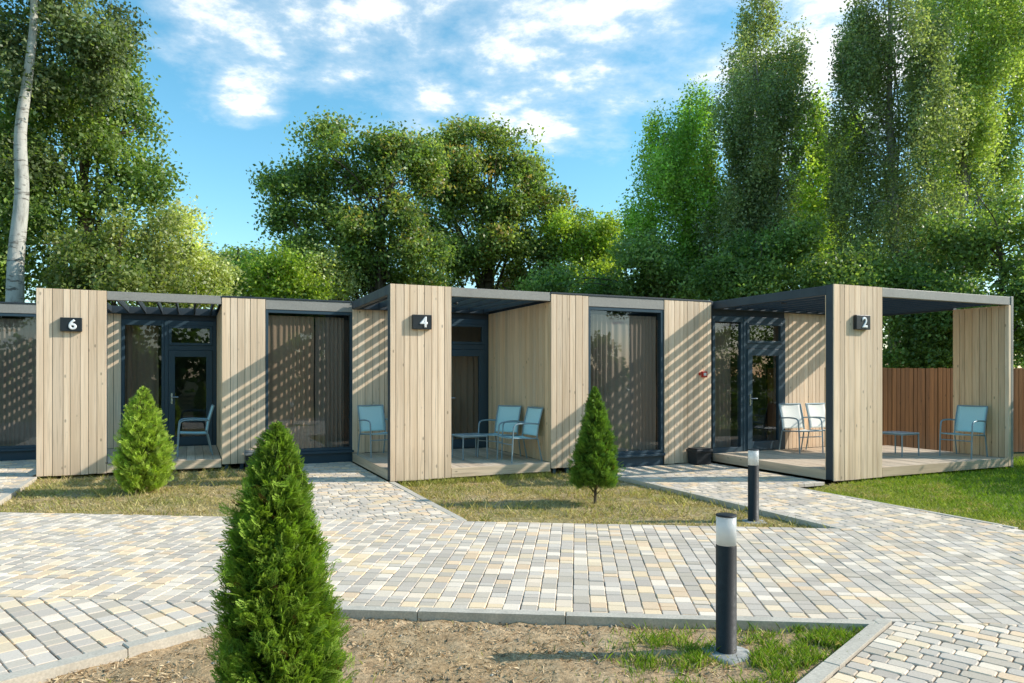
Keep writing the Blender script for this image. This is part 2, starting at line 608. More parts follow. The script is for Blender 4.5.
L6 = lawn('', None, P6, 0.04, 3.52, 0.6)
L4 = lawn('', None, P4, 0.06, 3.47, 0.6)
patch('dry_lawn', M['dryturf'], L6, 90, 90, -0.052, 0.012, 3.0)
patch('dry_lawn', M['dryturf'], L4, 90, 90, -0.062, 0.014, 3.0)
GR = [np.array((5.52, main_top(5.52))), np.array((16.0, 5.2)), np.array((17.0, 15.0)), np.array((5.2, 13.6))]
GR2 = [np.array(W(P4, 5.16, -3.05)), np.array((5.52, main_top(5.52))), np.array((6.6, 11.2)), np.array(W(P2, 0.25, -0.02))]
patch('green_lawn', M['turf'], GR, 90, 90, -0.045, 0.014, 2.0)
patch('green_lawn', M['turf'], GR2, 40, 40, -0.040, 0.012, 2.0)


# ---- block paving
GREYS = [(0.645, 0.545, 0.435), (0.60, 0.505, 0.41), (0.685, 0.585, 0.48), (0.61, 0.51, 0.395)]
CREAM = [(0.88, 0.725, 0.555), (0.90, 0.75, 0.59), (0.85, 0.68, 0.505)]
YELL = [(0.86, 0.645, 0.41), (0.85, 0.615, 0.40), (0.87, 0.68, 0.46)]


def clip_poly(poly, region):
    out = poly
    n = len(region)
    for i in range(n):
        a, b = region[i], region[(i + 1) % n]
        ex, ey = b[0] - a[0], b[1] - a[1]
        res = []
        m = len(out)
        for j in range(m):
            p, q = out[j], out[(j + 1) % m]
            sp = ex * (p[1] - a[1]) - ey * (p[0] - a[0])
            sq = ex * (q[1] - a[1]) - ey * (q[0] - a[0])
            if sp >= 0:
                res.append(p)
            if (sp >= 0) != (sq >= 0):
                t = sp / (sp - sq)
                res.append((p[0] + (q[0] - p[0]) * t, p[1] + (q[1] - p[1]) * t))
        out = res
        if len(out) < 3:
            return None
    return out


def area(p):
    return 0.5 * sum(p[i][0] * p[(i + 1) % len(p)][1] - p[(i + 1) % len(p)][0] * p[i][1] for i in range(len(p)))


def ccw(p):
    p = [tuple(map(float, q)) for q in p]
    return p if area(p) > 0 else p[::-1]


def pave(name, regions, ang, colw, lens, gap, corner, seed, view=lambda x, y: True, cham=0.006, phase=(0, 0), mix=(0.60, 0.80)):
    """courses run along direction ang; block lengths vary along the course"""
    rr = random.Random(seed)
    d = (math.cos(ang), math.sin(ang))
    e = (-d[1], d[0])
    mb = MB()
    regions = [ccw(r) for r in regions]
    allp = [p for r in regions for p in r]
    a0 = min(p[0] * d[0] + p[1] * d[1] for p in allp)
    a1 = max(p[0] * d[0] + p[1] * d[1] for p in allp)
    b0 = min(p[0] * e[0] + p[1] * e[1] for p in allp)
    b1 = max(p[0] * e[0] + p[1] * e[1] for p in allp)
    b = b0 + phase[1]
    while b < b1:
        a = a0 - rr.random() * 0.2
        while a < a1:
            ln = rr.choice(lens)
            g2 = gap / 2
            jx, jy = rr.gauss(0, 0.0012), rr.gauss(0, 0.0012)
            x0, x1, y0, y1 = a + g2 + jx, a + ln - g2 * 0.7 + jx, b + g2 + jy, b + colw - g2 + jy
            cc = corner
            loc = [(x0 + cc, y0), (x1 - cc, y0), (x1, y0 + cc), (x1, y1 - cc), (x1 - cc, y1), (x0 + cc, y1), (x0, y1 - cc), (x0, y0 + cc)]
            poly = [(x * d[0] + y * e[0], x * d[1] + y * e[1]) for x, y in loc]
            a += ln
            if not view(*poly[0]):
                continue
            t = rr.random()
            base = rr.choice(GREYS if t < mix[0] else CREAM if t < mix[1] else YELL)
            k = rr.uniform(0.90, 1.10)
            col = tuple(x * k for x in base)
            z = rr.gauss(0, 0.0016)
            for r in regions:
                q = clip_poly(poly, r)
                if q and abs(area(q)) > 4e-4:
                    mb.prism(q, -0.05, z, col, cham, 0.005)
        b += colw
    o = mb.build(name, M['paver'])
    tag(o, kind='structure')
    j = MB()
    for r in regions:
        j.add([(p[0], p[1], -0.011) for p in r], [tuple(range(len(r)))])
    tag(j.build('joint_bed', M['joint']), kind='structure')
    return o


def seen(x, y):
    return y > 1.6 and abs(x) < 0.80 * y + 1.2


MAIN = [(-9.5, main_bot(-9.5)), (9.5, main_bot(9.5)), (9.5, main_top(9.5)), (-9.5, main_top(-9.5))]
pave('walkway', [MAIN], PI / 2 - R(5.1), 0.120, [0.08, 0.10, 0.12, 0.12, 0.16], 0.0052, 0.004, 1, seen)
PL = [tuple(KA), (-9.5, main_bot(-9.5)), (-9.5, 0.5), tuple(KA + KD * 5.8)]
PL = [(p[0], p[1] - (0.0 if i > 1 else 0.004)) for i, p in enumerate(PL)]
pave('path', [PL], math.atan2(-0.680, 0.733), 0.118, [0.10, 0.12, 0.14, 0.18], 0.0065, 0.006, 2, seen)
PR = [(2.50, main_bot(2.50)), (9.5, main_bot(9.5)), (9.5, 0.5), tuple(KB + (0.11, 0) + KD * 5.6)]
PR = [(p[0], p[1] - (0.0 if i > 1 else 0.004)) for i, p in enumerate(PR)]
pave('path', [PR], math.atan2(-0.680, 0.733), 0.100, [0.10, 0.13, 0.13, 0.19], 0.0065, 0.012, 3, seen)


def band(P, u0, u1, v_top, v_bot):
    """paving band running out from a cabin front down to the walkway edge"""
    r = [W(P, u0, v_bot), W(P, u1, v_bot), W(P, u1, v_top), W(P, u0, v_top)]
    top = [(-20, main_top(-20) + 0.004), (20, main_top(20) + 0.004), (20, 40), (-20, 40)]
    return clip_poly(ccw(r), ccw(top))


pave('path', [band(P6, 3.56, 4.94, -0.02, -6.5)], TH, 0.098, [0.10, 0.14, 0.19], 0.008, 0.014, 4)
pave('path', [band(P4, 3.52, 5.95, -0.02, -2.70), band(P4, 3.52, 5.13, -2.72, -7.0)], TH, 0.105, [0.11, 0.16, 0.20], 0.008, 0.010, 5)
pave('path', [band(P6, -1.45, -0.06, 2.74, -6.0)], TH, 0.105, [0.11, 0.16, 0.20], 0.008, 0.010, 6, seen)


def kerb(name, a, b, width, side, z0=-0.16, z1=0.004, ln=1.0):
    """row of kerb stones from a to b, laid to the given side of the line"""
    a, b = np.array(a, float), np.array(b, float)
    L = np.linalg.norm(b - a)
    d = (b - a) / L
    n = np.array([-d[1], d[0]]) * side
    mb = MB()
    t = 0.0
    while t < L - 0.01:
        t2 = min(L, t + ln)
        q = [a + d * (t + 0.003), a + d * (t2 - 0.003), a + d * (t2 - 0.003) + n * width, a + d * (t + 0.003) + n * width]
        k = random.gauss(0, 0.002)
        mb.prism(ccw(q), z0, z1 + k, None, 0.006, 0.006)
        t = t2
    return tag(mb.build(name, M['kerb']), kind='structure')


kerb('kerb', KA + (0.0, -0.004), KB + (0.02, -0.004), 0.085, -1)
kerb('kerb', KA + KD * 0.02, KA + KD * 5.6, 0.10, 1)
kerb('kerb', KB + KD * 0.02 + (0.105, 0.01), KB + KD * 5.4 + (0.105, 0.01), 0.085, -1)


def kerb_line(P, u, v_top, side, w_=0.08, trim=0.0):
    a = np.array(W(P, u, v_top))
    t = (7.80 - 0.095 * a[0] - a[1]) / (-VH[1] - 0.095 * VH[0])
    kerb('kerb', a, a - VH * (t - 0.01 - trim), w_, side)


kerb_line(P6, 3.56, -0.05, -1)
kerb_line(P6, 4.94, -2.86, 1)
kerb_line(P4, 3.52, -0.05, -1)
kerb_line(P6, -0.06, -0.02, 1)
kerb('kerb', W(P4, 5.135, -2.74), W(P4, 5.135, -5.9), 0.06, 1)


# ------------------------------------------------------------------ cabins
def boards(mb, axis, a0, a1, off, thick, z0, z1, wid=(0.088, 0.145), gap=0.006, out=-1, jitter=0.002):
    """upright boards along u (axis 'u', plane v=off) or along v (axis 'v', plane u=off)"""
    ws = []
    tot = a1 - a0
    while sum(ws) < tot - 0.05:
        ws.append(random.uniform(*wid))
    k = tot / sum(ws)
    a = a0
    for w_ in ws:
        w2 = w_ * k
        o0 = off + random.uniform(-jitter, jitter)
        lo, hi = (o0, o0 + thick)
        zb = z0 + random.uniform(-0.004, 0.004)
        if axis == 'u':
            mb.box(a + gap / 2, a + w2 - gap / 2, lo, hi, zb, z1)
        else:
            mb.box(lo, hi, a + gap / 2, a + w2 - gap / 2, zb, z1)
        a += w2
    return mb


H = 2.983
D = 2.786
ZD = 0.150


def box_obj(name, mat, parent, *bx, bevel=0.003, col=None):
    mb = MB()
    for b in bx:
        mb.box(*b, col=col)
    return mb.build(name, mat, parent, bevel)


def pane(name, parent, u0, u1, v, z0, z1):
    mb = MB()
    mb.add([(u0, v, z0), (u1, v, z0), (u1, v, z1), (u0, v, z1)], [(0, 1, 2, 3)])
    return mb.build(name, M['glass'], parent)


def frame_obj(name, parent, u0, u1, v0, v1, z0, z1, wl, wr, wb, wt, mat='frame'):
    mb = MB()
    mb.box(u0, u0 + wl, v0, v1, z0, z1)
    mb.box(u1 - wr, u1, v0, v1, z0, z1)
    mb.box(u0 + wl, u1 - wr, v0 + 0.001, v1 - 0.001, z0, z0 + wb)
    mb.box(u0 + wl, u1 - wr, v0 + 0.001, v1 - 0.001, z1 - wt, z1)
    return mb.build(name, M[mat], parent, 0.003)


def curtain(P, u0, u1, v, z0, z1, mat, label, seed, amp=0.035, period=0.11):
    rr = random.Random(seed)
    root_xy = W(P, (u0 + u1) / 2, v)
    n = int((u1 - u0) / 0.012)
    vs, fs = [], []
    ph = 0
    xs, ys = [], []
    for i in range(n + 1):
        x = (u0 - u1) / 2 + (u1 - u0) * i / n
        ph += 2 * PI * ((u1 - u0) / n) / (period * (1 + 0.35 * math.sin(i * 0.071 + seed)))
        xs.append(x)
        ys.append(math.sin(ph) * amp * (0.75 + 0.4 * math.sin(i * 0.043 + 2 * seed)))
    rows = 7
    for j in range(rows + 1):
        t = j / rows
        for i in range(n + 1):
            k = 1.0 - 0.35 * t
            vs.append((xs[i] + 0.006 * math.sin(9 * t + i * 0.2), ys[i] * k, z0 + (z1 - z0) * t))
    for j in range(rows):
        for i in range(n):
            a = j * (n + 1) + i
            fs.append((a, a + 1, a + n + 2, a + n + 1))
    mb = MB()
    mb.add(vs, fs, (0.5,) * 3, True)
    o = mb.build('curtain', M[mat])
    o.location = (*root_xy, 0)
    o.rotation_euler = (0, 0, TH)
    return tag(o, label, 'curtain', 'curtains inside the cabins')


def digit(root, ch, u, z, v):
    cu = bpy.data.curves.new('digit', 'FONT')
    cu.body = ch
    cu.size = 0.215
    cu.align_x = 'CENTER'
    cu.align_y = 'CENTER'
    cu.extrude = 0.002
    cu.bevel_depth = 0.0075
    cu.bevel_resolution = 0
    tmp = bpy.data.objects.new('digit_text', cu)
    COL.objects.link(tmp)
    dg = bpy.context.evaluated_depsgraph_get()
    me = bpy.data.meshes.new_from_object(tmp.evaluated_get(dg))
    bpy.data.objects.remove(tmp)
    me.name = 'digit'
    xs = [q.co.x for q in me.vertices]
    ys = [q.co.y for q in me.vertices]
    cx, cy = (min(xs) + max(xs)) / 2, (min(ys) + max(ys)) / 2
    for q in me.vertices:
        q.co = ((q.co.x - cx) * 1.08, q.co.y - cy, q.co.z)
    me.transform(Matrix.Translation((u, v, z)) @ Matrix.Rotation(PI / 2, 4, 'X'))
    me.materials.clear()
    me.materials.append(M['white'])
    o = bpy.data.objects.new('digit', me)
    COL.objects.link(o)
    o.parent = root
    return o


def number_sign(root, ch, u0=0.335, u1=0.635, z0=2.305, z1=2.525):
    b = MB()
    b.box(u0, u1, -0.065, -0.004, z0, z1)
    s = b.build('number_sign', M['signbox'], root, 0.006)
    s['label'] = 'black box sign with a white number ' + ch
    digit(s, ch, (u0 + u1) / 2 + 0.022, (z0 + z1) / 2, -0.0695)
    return s


def door_set(root, u0, u1, hinge_right=False):
    """glazed door with a transom light above it"""
    z0, z1 = ZD - 0.01, 2.72
    fr = frame_obj('door_frame', root, u0, u1, D - 0.03, D + 0.09, z0, z1, 0.075, 0.075, 0.03, 0.10)
    box_obj('transom_bar', M['frame'], fr, (u0 + 0.075, u1 - 0.075, D - 0.028, D + 0.085, 2.115, 2.215))
    tf = frame_obj('transom_frame', fr, u0 + 0.078, u1 - 0.078, D - 0.045, D + 0.03, 2.218, 2.617, 0.055, 0.055, 0.05, 0.05)
    pane('transom_pane', tf, u0 + 0.13, u1 - 0.13, D - 0.012, 2.26, 2.57)
    dr = frame_obj('door', root, u0 + 0.08, u1 - 0.08, D - 0.055, D + 0.02, z0 + 0.034, 2.11, 0.115, 0.115, 0.16, 0.13)
    pane('door_pane', dr, u0 + 0.19, u1 - 0.19, D - 0.018, 0.32, 1.985)
    hu = u0 + 0.135 if not hinge_right else u0 + 0.135
    hb = MB()
    hb.box(hu - 0.016, hu + 0.016, D - 0.066, D - 0.056, 1.02, 1.24)
    hb.tube([(hu, D - 0.06, 1.16), (hu, D - 0.11, 1.16), (hu + 0.02, D - 0.115, 1.16), (hu + 0.12, D - 0.115, 1.158)], 0.010, 8)
    hb.build('handle', M['chrome'], dr)
    return fr


def back_window(root, u0, u1):
    fr = frame_obj('window_frame', root, u0, u1, D - 0.02, D + 0.09, ZD - 0.01, 2.72, 0.06, 0.05, 0.10, 0.11)
    pane('window_pane', fr, u0 + 0.055, u1 - 0.045, D + 0.02, 0.24, 2.615)
    return fr


def front_window(root, u0, u1):
    fr = frame_obj('window_frame', root, u0, u1, 0.015, 0.13, 0.215, 2.775, 0.045, 0.055, 0.05, 0.055)
    pane('window_pane', fr, u0 + 0.04, u1 - 0.05, 0.06, 0.26, 2.725)
    box_obj('sill_panel', M['frame'], fr, (u0, u1, 0.03, 0.10, -0.04, 0.165), bevel=0.004)
    box_obj('sill', M['frame'], fr, (u0 - 0.005, u1 + 0.005, -0.035, 0.12, 0.168, 0.212), bevel=0.004)
    return fr


def pergola(root, u0, u1, panel_w, front_end, sp=0.30):
    """steel frame with blades running from the front beam back to the house wall"""
    b = MB()
    b.box(panel_w + 0.002, front_end, 0.006, 0.095, H - 0.145, H - 0.004)
    fb = b.build('front_beam', M['steel'], root, 0.004)
    b = MB()
    b.box(u0 + 0.004, u0 + 0.10, 0.155, D - 0.04, H - 0.150, H - 0.006)
    b.build('side_beam', M['dark'], root, 0.004)
    b = MB()
    b.box(u0 + 0.102, u1 - 0.002, D - 0.10, D - 0.03, H - 0.150, H - 0.010)
    b.build('wall_beam', M['dark'], root, 0.004)
    s = MB()
    u = u0 + 0.20
    while u < u1 - 0.03:
        s.box(u - 0.015, u + 0.015, 0.155 if u < panel_w + 0.02 else 0.098, D - 0.103, H - 0.132, H - 0.016)
        u += sp
    s.build('slats', M['dark'], root)
    return fb


def deck(root, u0, u1, v0, v1, uw=None):
    mb = MB()
    u = u0 + 0.03
    while u < u1 - 0.02:
        w_ = min(0.142, u1 - u)
        mb.box(u + 0.003, u + w_ - 0.003, v0 + 0.03, v1, ZD - 0.028, ZD + random.uniform(-0.001, 0.001))
        u += w_
    d = mb.build('deck_boards', M['deck'], root, 0.002)
    e = MB()
    e.box(uw if uw else u0, u1, v0 + 0.003, v0 + 0.028, 0.005, ZD + 0.002)
    e.build('deck_edge', M['deckedge'], root, 0.003)
    mb = MB()
    mb.box(u0 + 0.002, u0 + 0.027, v0 + 0.152, v1, 0.005, ZD + 0.002)
    mb.build('deck_edge', M['deckedge2'], root, 0.003)
    c = MB()
    c.box(u0 + 0.06, u1 - 0.05, v0 + 0.10, v1, 0.02, ZD - 0.03)
    c.build('deck_shade_block', M['black'], root)  # solid black block stands in for the shade under the boards
    return d


M['deckedge2'] = mat_wood('deck_side_board', (0.80, 0.59, 0.40), (0.60, 0.42, 0.26), 'y')


def shell(root, u0, u1, v0, v1, extra=()):
    """outer walls, floor and roof of the heated body; openings face the terrace"""
    wl = MB()
    wl.box(u0, u0 + 0.10, v0, v1, -0.06, H - 0.06)
    wl.box(u1 - 0.10, u1, v0, v1, -0.06, H - 0.06)
    wl.box(u0 + 0.10, u1 - 0.10, v1 - 0.1, v1, -0.06, H - 0.06)
    return wl


def make_cabin(ch, P, label, u_end, with_front_panel=True, right_panel=False):
    root = empty('cabin', (*P, 0), TH)
    tag(root, label, 'cabin', 'timber cabins in a staggered row')
    VB = 6.2
    # portal panel that carries the number
    if with_front_panel:
        box_obj('panel_core', M['dark'], root, (0.0, 0.975, 0.022, 0.15, 0.01, H - 0.002))
        mb = MB()
        boards(mb, 'u', 0.002, 0.978, 0.0, 0.020, 0.0, H, gap=0.008)
        p = mb.build('cladding_panel', M['clad'], root, 0.002)
        mb = MB()
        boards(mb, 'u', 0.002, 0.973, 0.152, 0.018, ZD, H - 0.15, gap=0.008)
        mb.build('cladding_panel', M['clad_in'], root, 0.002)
        number_sign(root, ch)
        deck(root, 0.0, 2.715, 0.0, D - 0.03, 0.98)
        pergola(root, 0.0, 2.70, 0.978, 2.714)
    # heated body
    w_ = MB()
    w_.box(2.76, 3.44, 0.024, 0.12, 0.05, H - 0.06)
    w_.box(2.76, 2.86, 0.12, D, 0.05, H - 0.06)
    if right_panel:
        w_.box(5.003, u_end, 0.024, 0.12, -0.06, H - 0.06)
    w_.box(u_end - 0.1, u_end, 0.122, VB - 0.12, -0.06, H - 0.06)
    w_.box(0.004, 0.10, D + 0.13, VB - 0.12, -0.06, H - 0.06)
    w_.box(0.0, u_end, VB - 0.1, VB, -0.06, H - 0.06)
    w_.build('wall', M['black'], root)
    w2 = MB()
    w2.box(0.004, 0.965, D + 0.024, D + 0.12, 0.05, H - 0.06)
    w2.box(0.965, 2.76, D, D + 0.09, 2.724, H - 0.06)
    w2.build('wall', M['dark'], root)
    inn = MB()
    inn.box(0.11, u_end - 0.11, D + 2.2, D + 2.24, 0.10, H - 0.07)
    inn.box(2.87, u_end - 0.11, 0.14, D + 2.19, 0.06, 0.12)
    inn.box(0.11, 2.869, D + 0.13, D + 2.19, 0.06, 0.12)
    inn.build('room_lining', M['interior'], root)
    # cladding: front strip, terrace side wall, terrace back wall
    mb = MB()
    boards(mb, 'u', 2.722, 3.442, 0.0, 0.020, 0.055, H - 0.03, gap=0.008)
    mb.build('cladding_panel', M['clad'], root, 0.002)
    mb = MB()
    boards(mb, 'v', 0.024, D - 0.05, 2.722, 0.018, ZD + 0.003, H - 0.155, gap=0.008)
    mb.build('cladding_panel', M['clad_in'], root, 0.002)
    mb = MB()
    boards(mb, 'u', 0.004, 0.968, D, 0.020, ZD + 0.003, H - 0.155, gap=0.008)
    mb.build('cladding_panel', M['clad'], root, 0.002)
    if right_panel:
        mb = MB()
        boards(mb, 'u', 5.004, u_end, 0.0, 0.020, 0.01, H - 0.03, gap=0.008)
        mb.build('cladding_panel', M['clad'], root, 0.002)
    # feet under the raised body
    for fu in (2.80, 3.05, 3.38):
        box_obj('foot', M['frame'], root, (fu - 0.03, fu + 0.03, 0.03, 0.09, -0.08, 0.05))
    fa = MB()
    fa.box(3.446, 4.998, 0.006, 0.10, 2.779, H - 0.03)
    fa.build('fascia', M['steel'], root, 0.003)
    rf = MB()
    rf.box(2.722, u_end, -0.006, VB, H - 0.027, H + 0.003)
    rf.box(0.0, 2.720, D + 0.01, VB, H - 0.055, H + 0.001)
    rf.build('roof', M['dark'], root, 0.003)
    front_window(root, 3.446, 4.998)
    if with_front_panel:
        back_window(root, 0.970, 1.738)
        door_set(root, 1.742, 2.718)
    return root


cab8 = make_cabin('8', P8, 'timber cabin showing only a tall curtained window at the edge of the row', 5.68 - 0.73, False)
cab6 = make_cabin('6', P6, 'timber cabin with a white 6 on its front panel', 4.955)
cab4 = make_cabin('4', P4, 'timber cabin with a white 4 on its front panel', 6.06, True, True)


def small_light(root, u, v):
    mb = MB()
    mb.lathe([(0.0, 0.0), (0.032, 0.0), (0.05, 0.012), (0.05, 0.03), (0.0, 0.03)], 20, center=(u, v, H - 0.166))
    return mb.build('downlight', M['signbox'], root)


small_light(cab4, 1.40, 1.0)
cp_ = MB()
cp_.box(5.82, 5.93, -0.045, -0.003, 1.565, 1.675)
fcp = cp_.build('fire_call_point', M['red'], cab4, 0.006)
fcp['label'] = 'small red fire call point on the striped cladding'
cp_ = MB()
cp_.box(5.845, 5.905, -0.050, -0.046, 1.595, 1.645)
cp_.build('call_plate', M['white'], fcp)
cp_ = MB()
cp_.box(5.765, 5.805, -0.016, -0.003, 1.60, 1.655)
cp_.build('red_tag', M['red'], fcp, 0.002)


def make_cabin_two():
    root = empty('cabin', (*P2, 0), TH)
    tag(root, 'timber cabin with a white 2 on its front panel and a wide open terrace', 'cabin', 'timber cabins in a staggered row')
    PW, UE, VB = 1.052, 4.33, 6.2
    box_obj('panel_core', M['dark'], root, (0.0, PW - 0.004, 0.022, 0.15, 0.01, H - 0.002))
    mb = MB()
    boards(mb, 'u', 0.002, PW, 0.0, 0.020, 0.0, H, gap=0.008)
    mb.build('cladding_panel', M['clad'], root, 0.002)
    mb = MB()
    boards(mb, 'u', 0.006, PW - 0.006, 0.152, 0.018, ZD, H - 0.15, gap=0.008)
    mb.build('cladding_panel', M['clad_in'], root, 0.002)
    number_sign(root, '2', 0.405, 0.705)
    deck(root, 0.0, UE, 0.0, D - 0.03, PW + 0.002)
    pergola(root, 0.0, UE, PW, UE - 0.004)
    # return panel at the far end of the terrace
    box_obj('panel_core', M['dark'], root, (UE - 0.095, UE - 0.02, 0.022, 1.010, 0.01, H - 0.150))
    mb = MB()
    boards(mb, 'v', 0.07, 1.012, UE - 0.117, 0.020, ZD + 0.003, H - 0.152, gap=0.008)
    mb.build('cladding_panel', M['clad_in'], root, 0.002)
    mb = MB()
    boards(mb, 'v', 0.07, 1.012, UE - 0.018, 0.018, 0.01, H - 0.152, gap=0.008)
    mb.build('cladding_panel', M['clad'], root, 0.002)
    mb = MB()
    mb.box(UE - 0.125, UE - 0.062, -0.002, 0.066, 0.012, H - 0.150)
    mb.build('corner_post', M['clad'], root, 0.003)
    mb = MB()
    mb.box(UE - 0.060, UE + 0.002, -0.006, 0.068, -0.02, H + 0.004)
    mb.build('corner_post', M['steel'], root, 0.004)
    mb = MB()
    mb.box(UE - 0.098, UE - 0.004, 1.014, D, H - 0.150, H - 0.006)
    mb.build('side_beam', M['dark'], root, 0.004)
    mb = MB()
    mb.box(UE - 0.10, UE - 0.03, D - 0.028, D + 0.04, -0.05, H - 0.006)
    mb.build('corner_post', M['dark'], root, 0.004)
    # body
    UB = 3.55
    w_ = MB()
    w_.box(0.004, 0.10, D + 0.12, VB - 0.12, -0.06, H - 0.06)
    w_.box(UB - 0.1, UB, D + 0.024, VB - 0.12, -0.06, H - 0.06)
    w_.box(0.0, UB, VB - 0.1, VB, -0.06, H - 0.06)
    w_.box(1.80, UB - 0.102, D + 0.024, D + 0.12, -0.06, H - 0.06)
    w_.build('wall', M['black'], root)
    w2 = MB()
    w2.box(0.0, 1.798, D, D + 0.09, 2.724, H - 0.06)
    w2.build('wall', M['dark'], root)
    inn = MB()
    inn.box(0.11, UB - 0.11, D + 2.2, D + 2.24, 0.10, H - 0.07)
    inn.box(0.11, UB - 0.11, D + 0.13, D + 2.19, 0.06, 0.12)
    inn.build('room_lining', M['interior'], root)
    mb = MB()
    boards(mb, 'u', 1.798, UB, D, 0.020, ZD + 0.003, H - 0.155, gap=0.008)
    mb.build('cladding_panel', M['clad'], root, 0.002)
    rf = MB()
    rf.box(0.0, UB + 0.02, D + 0.01, VB, H - 0.055, H + 0.001)
    rf.build('roof', M['dark'], root, 0.003)
    back_window(root, 0.012, 0.742)
    door_set(root, 0.746, 1.795, True)
    small_light(root, 0.35, 1.35)
    return root


cab2 = make_cabin_two()

curtain(P8, 3.50, 4.95, 0.15, 0.2, 2.68, 'curtain', 'grey brown curtain in the tall window beside the 6 panel', 1)
curtain(P6, 3.50, 4.30, 0.15, 0.2, 2.68, 'curtain2', 'tan curtain across most of the big window by cabin 4', 2)
curtain(P6, 4.33, 4.95, 0.17, 0.2, 2.68, 'curtain', 'dark curtain at the cabin 4 side of the big window', 3)
curtain(P4, 3.50, 4.95, 0.15, 0.2, 2.66, 'curtain', 'pleated grey brown curtain in the big window behind the small thuja', 4)
curtain(P6, 1.02, 1.62, D + 0.32, 0.2, 2.62, 'curtain2', 'brown curtain in the narrow window under the pergola of cabin 6', 5)
curtain(P4, 2.02, 2.62, D + 0.30, 0.2, 2.05, 'curtain2', 'tan curtain behind the glazed door of cabin 4', 6)
curtain(P2, 0.06, 0.72, D + 0.30, 0.2, 2.62, 'curtain', 'dark pleated curtain in the narrow window of cabin 2', 7)


# ------------------------------------------------------------------ terrace furniture
def make_chair():
    root = empty('garden_chair', (0, 0, 0))
    hw = 0.265
    sr = 0.0125
    for s in (-1, 1):
        x = s * hw
        mb = MB()
        mb.tube([(x, -0.27, 0.0), (x, -0.262, 0.20), (x, -0.25, 0.42), (x, -0.24, 0.54)], sr, 10)
        mb.build('leg', M['tube'], root)
        mb = MB()
        mb.tube(smooth_path([(x, -0.24, 0.541), (x, -0.225, 0.605), (x, -0.165, 0.640), (x, 0.0, 0.648), (x, 0.15, 0.640), (x * 0.97, 0.245, 0.632)], 6), 0.0135, 10)
        mb.build('armrest', M['tube'], root)
        mb = MB()
        mb.tube([(x * 0.97, 0.31, 0.0), (x * 0.97, 0.262, 0.22), (x * 0.97, 0.228, 0.385)], sr, 10)
        mb.build('leg', M['tube'], root)
    mb = MB()
    for s in (-1, 1):
        x = s * 0.245
        mb.tube([(x, -0.25, 0.410), (x, 0.05, 0.392), (x, 0.228, 0.388)], 0.012, 8)
    mb.tube([(-0.265, -0.25, 0.408), (0.265, -0.25, 0.408)], 0.012, 8)
    mb.tube([(-0.25, 0.226, 0.375), (0.25, 0.226, 0.375)], 0.011, 8)
    mb.tube([(-0.262, -0.258, 0.30), (0.262, -0.258, 0.30)], 0.009, 8)
    mb.build('seat_frame', M['tube'], root)
    mb = MB()
    for s in (-1, 1):
        x = s * 0.250
        mb.tube(smooth_path([(x, 0.215, 0.40), (x, 0.245, 0.60), (x, 0.30, 0.80), (x, 0.328, 0.895)], 4), 0.0125, 8)
    mb.tube([(-0.25, 0.328, 0.893), (0.25, 0.328, 0.893)], 0.0125, 8)
    mb.build('back_frame', M['tube'], root)

    def sling(name, prof, w_, sag):
        pr = smooth_path(prof, 5)
        vs, fs = [], []
        nx = 8
        for p in pr:
            for i in range(nx + 1):
                t = i / nx * 2 - 1
                vs.append((t * w_, p[1] + sag[0] * (1 - t * t), p[2] + sag[1] * (1 - t * t)))
        n = len(pr)
        for j in range(n - 1):
            for i in range(nx):
                a = j * (nx + 1) + i
                fs.append((a, a + 1, a + nx + 2, a + nx + 1))
        m2 = MB()
        m2.add(vs, fs, (0.5,) * 3, True)
        o = m2.build(name, M['sling'], root)
        sd = o.modifiers.new('thickness', 'SOLIDIFY')
        sd.thickness = 0.006
        return o
    sling('seat', [(0, -0.262, 0.418), (0, -0.1, 0.407), (0, 0.08, 0.398), (0, 0.215, 0.402)], 0.240, (0, -0.016))
    sling('backrest', [(0, 0.216, 0.43), (0, 0.245, 0.60), (0, 0.30, 0.80), (0, 0.322, 0.888)], 0.240, (0.014, 0))
    return root


def face(deg):
    """rotation for a chair whose front looks along world bearing deg (0 = +X, counter-clockwise)"""
    return R(deg) + PI / 2


proto = make_chair()
TDEG = 24.162
SEATS = [  # cabin, u, v, bearing of the front
    (P4, 2.34, 0.46, 180 + TDEG + 4, 'blue garden chair against the cladding of cabin 4, nearest the deck front'),
    (P4, 2.26, 1.12, 180 + TDEG + 30, 'blue garden chair turned outward beside the table on cabin 4 deck'),
    (P4, 0.36, 2.24, 270 + TDEG + 12, 'blue garden chair against the striped back wall of cabin 4, half behind the panel'),
    (P6, 2.28, 0.98, 180 + TDEG + 2, 'blue garden chair seen side on before the door of cabin 6'),
    (P6, 0.52, 1.85, 270 + TDEG + 10, 'blue garden chair almost hidden behind the panel numbered 6'),
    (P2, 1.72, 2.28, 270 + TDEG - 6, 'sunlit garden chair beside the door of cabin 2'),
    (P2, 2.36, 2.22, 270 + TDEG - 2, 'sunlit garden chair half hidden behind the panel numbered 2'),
    (P2, 3.74, 0.50, 180 + TDEG + 8, 'blue garden chair by the far end panel of cabin 2'),
]
for i, (P, u, v, brg, lab) in enumerate(SEATS):
    o = proto if i == 0 else copy_tree(proto)
    o.location = (*W(P, u, v), ZD + 0.001)
    o.rotation_euler = (0, 0, face(brg))
    tag(o, lab, 'chair', 'garden chairs on the cabin decks')
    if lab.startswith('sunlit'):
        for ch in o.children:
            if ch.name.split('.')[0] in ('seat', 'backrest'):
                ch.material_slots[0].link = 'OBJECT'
                ch.material_slots[0].material = M['litsling']


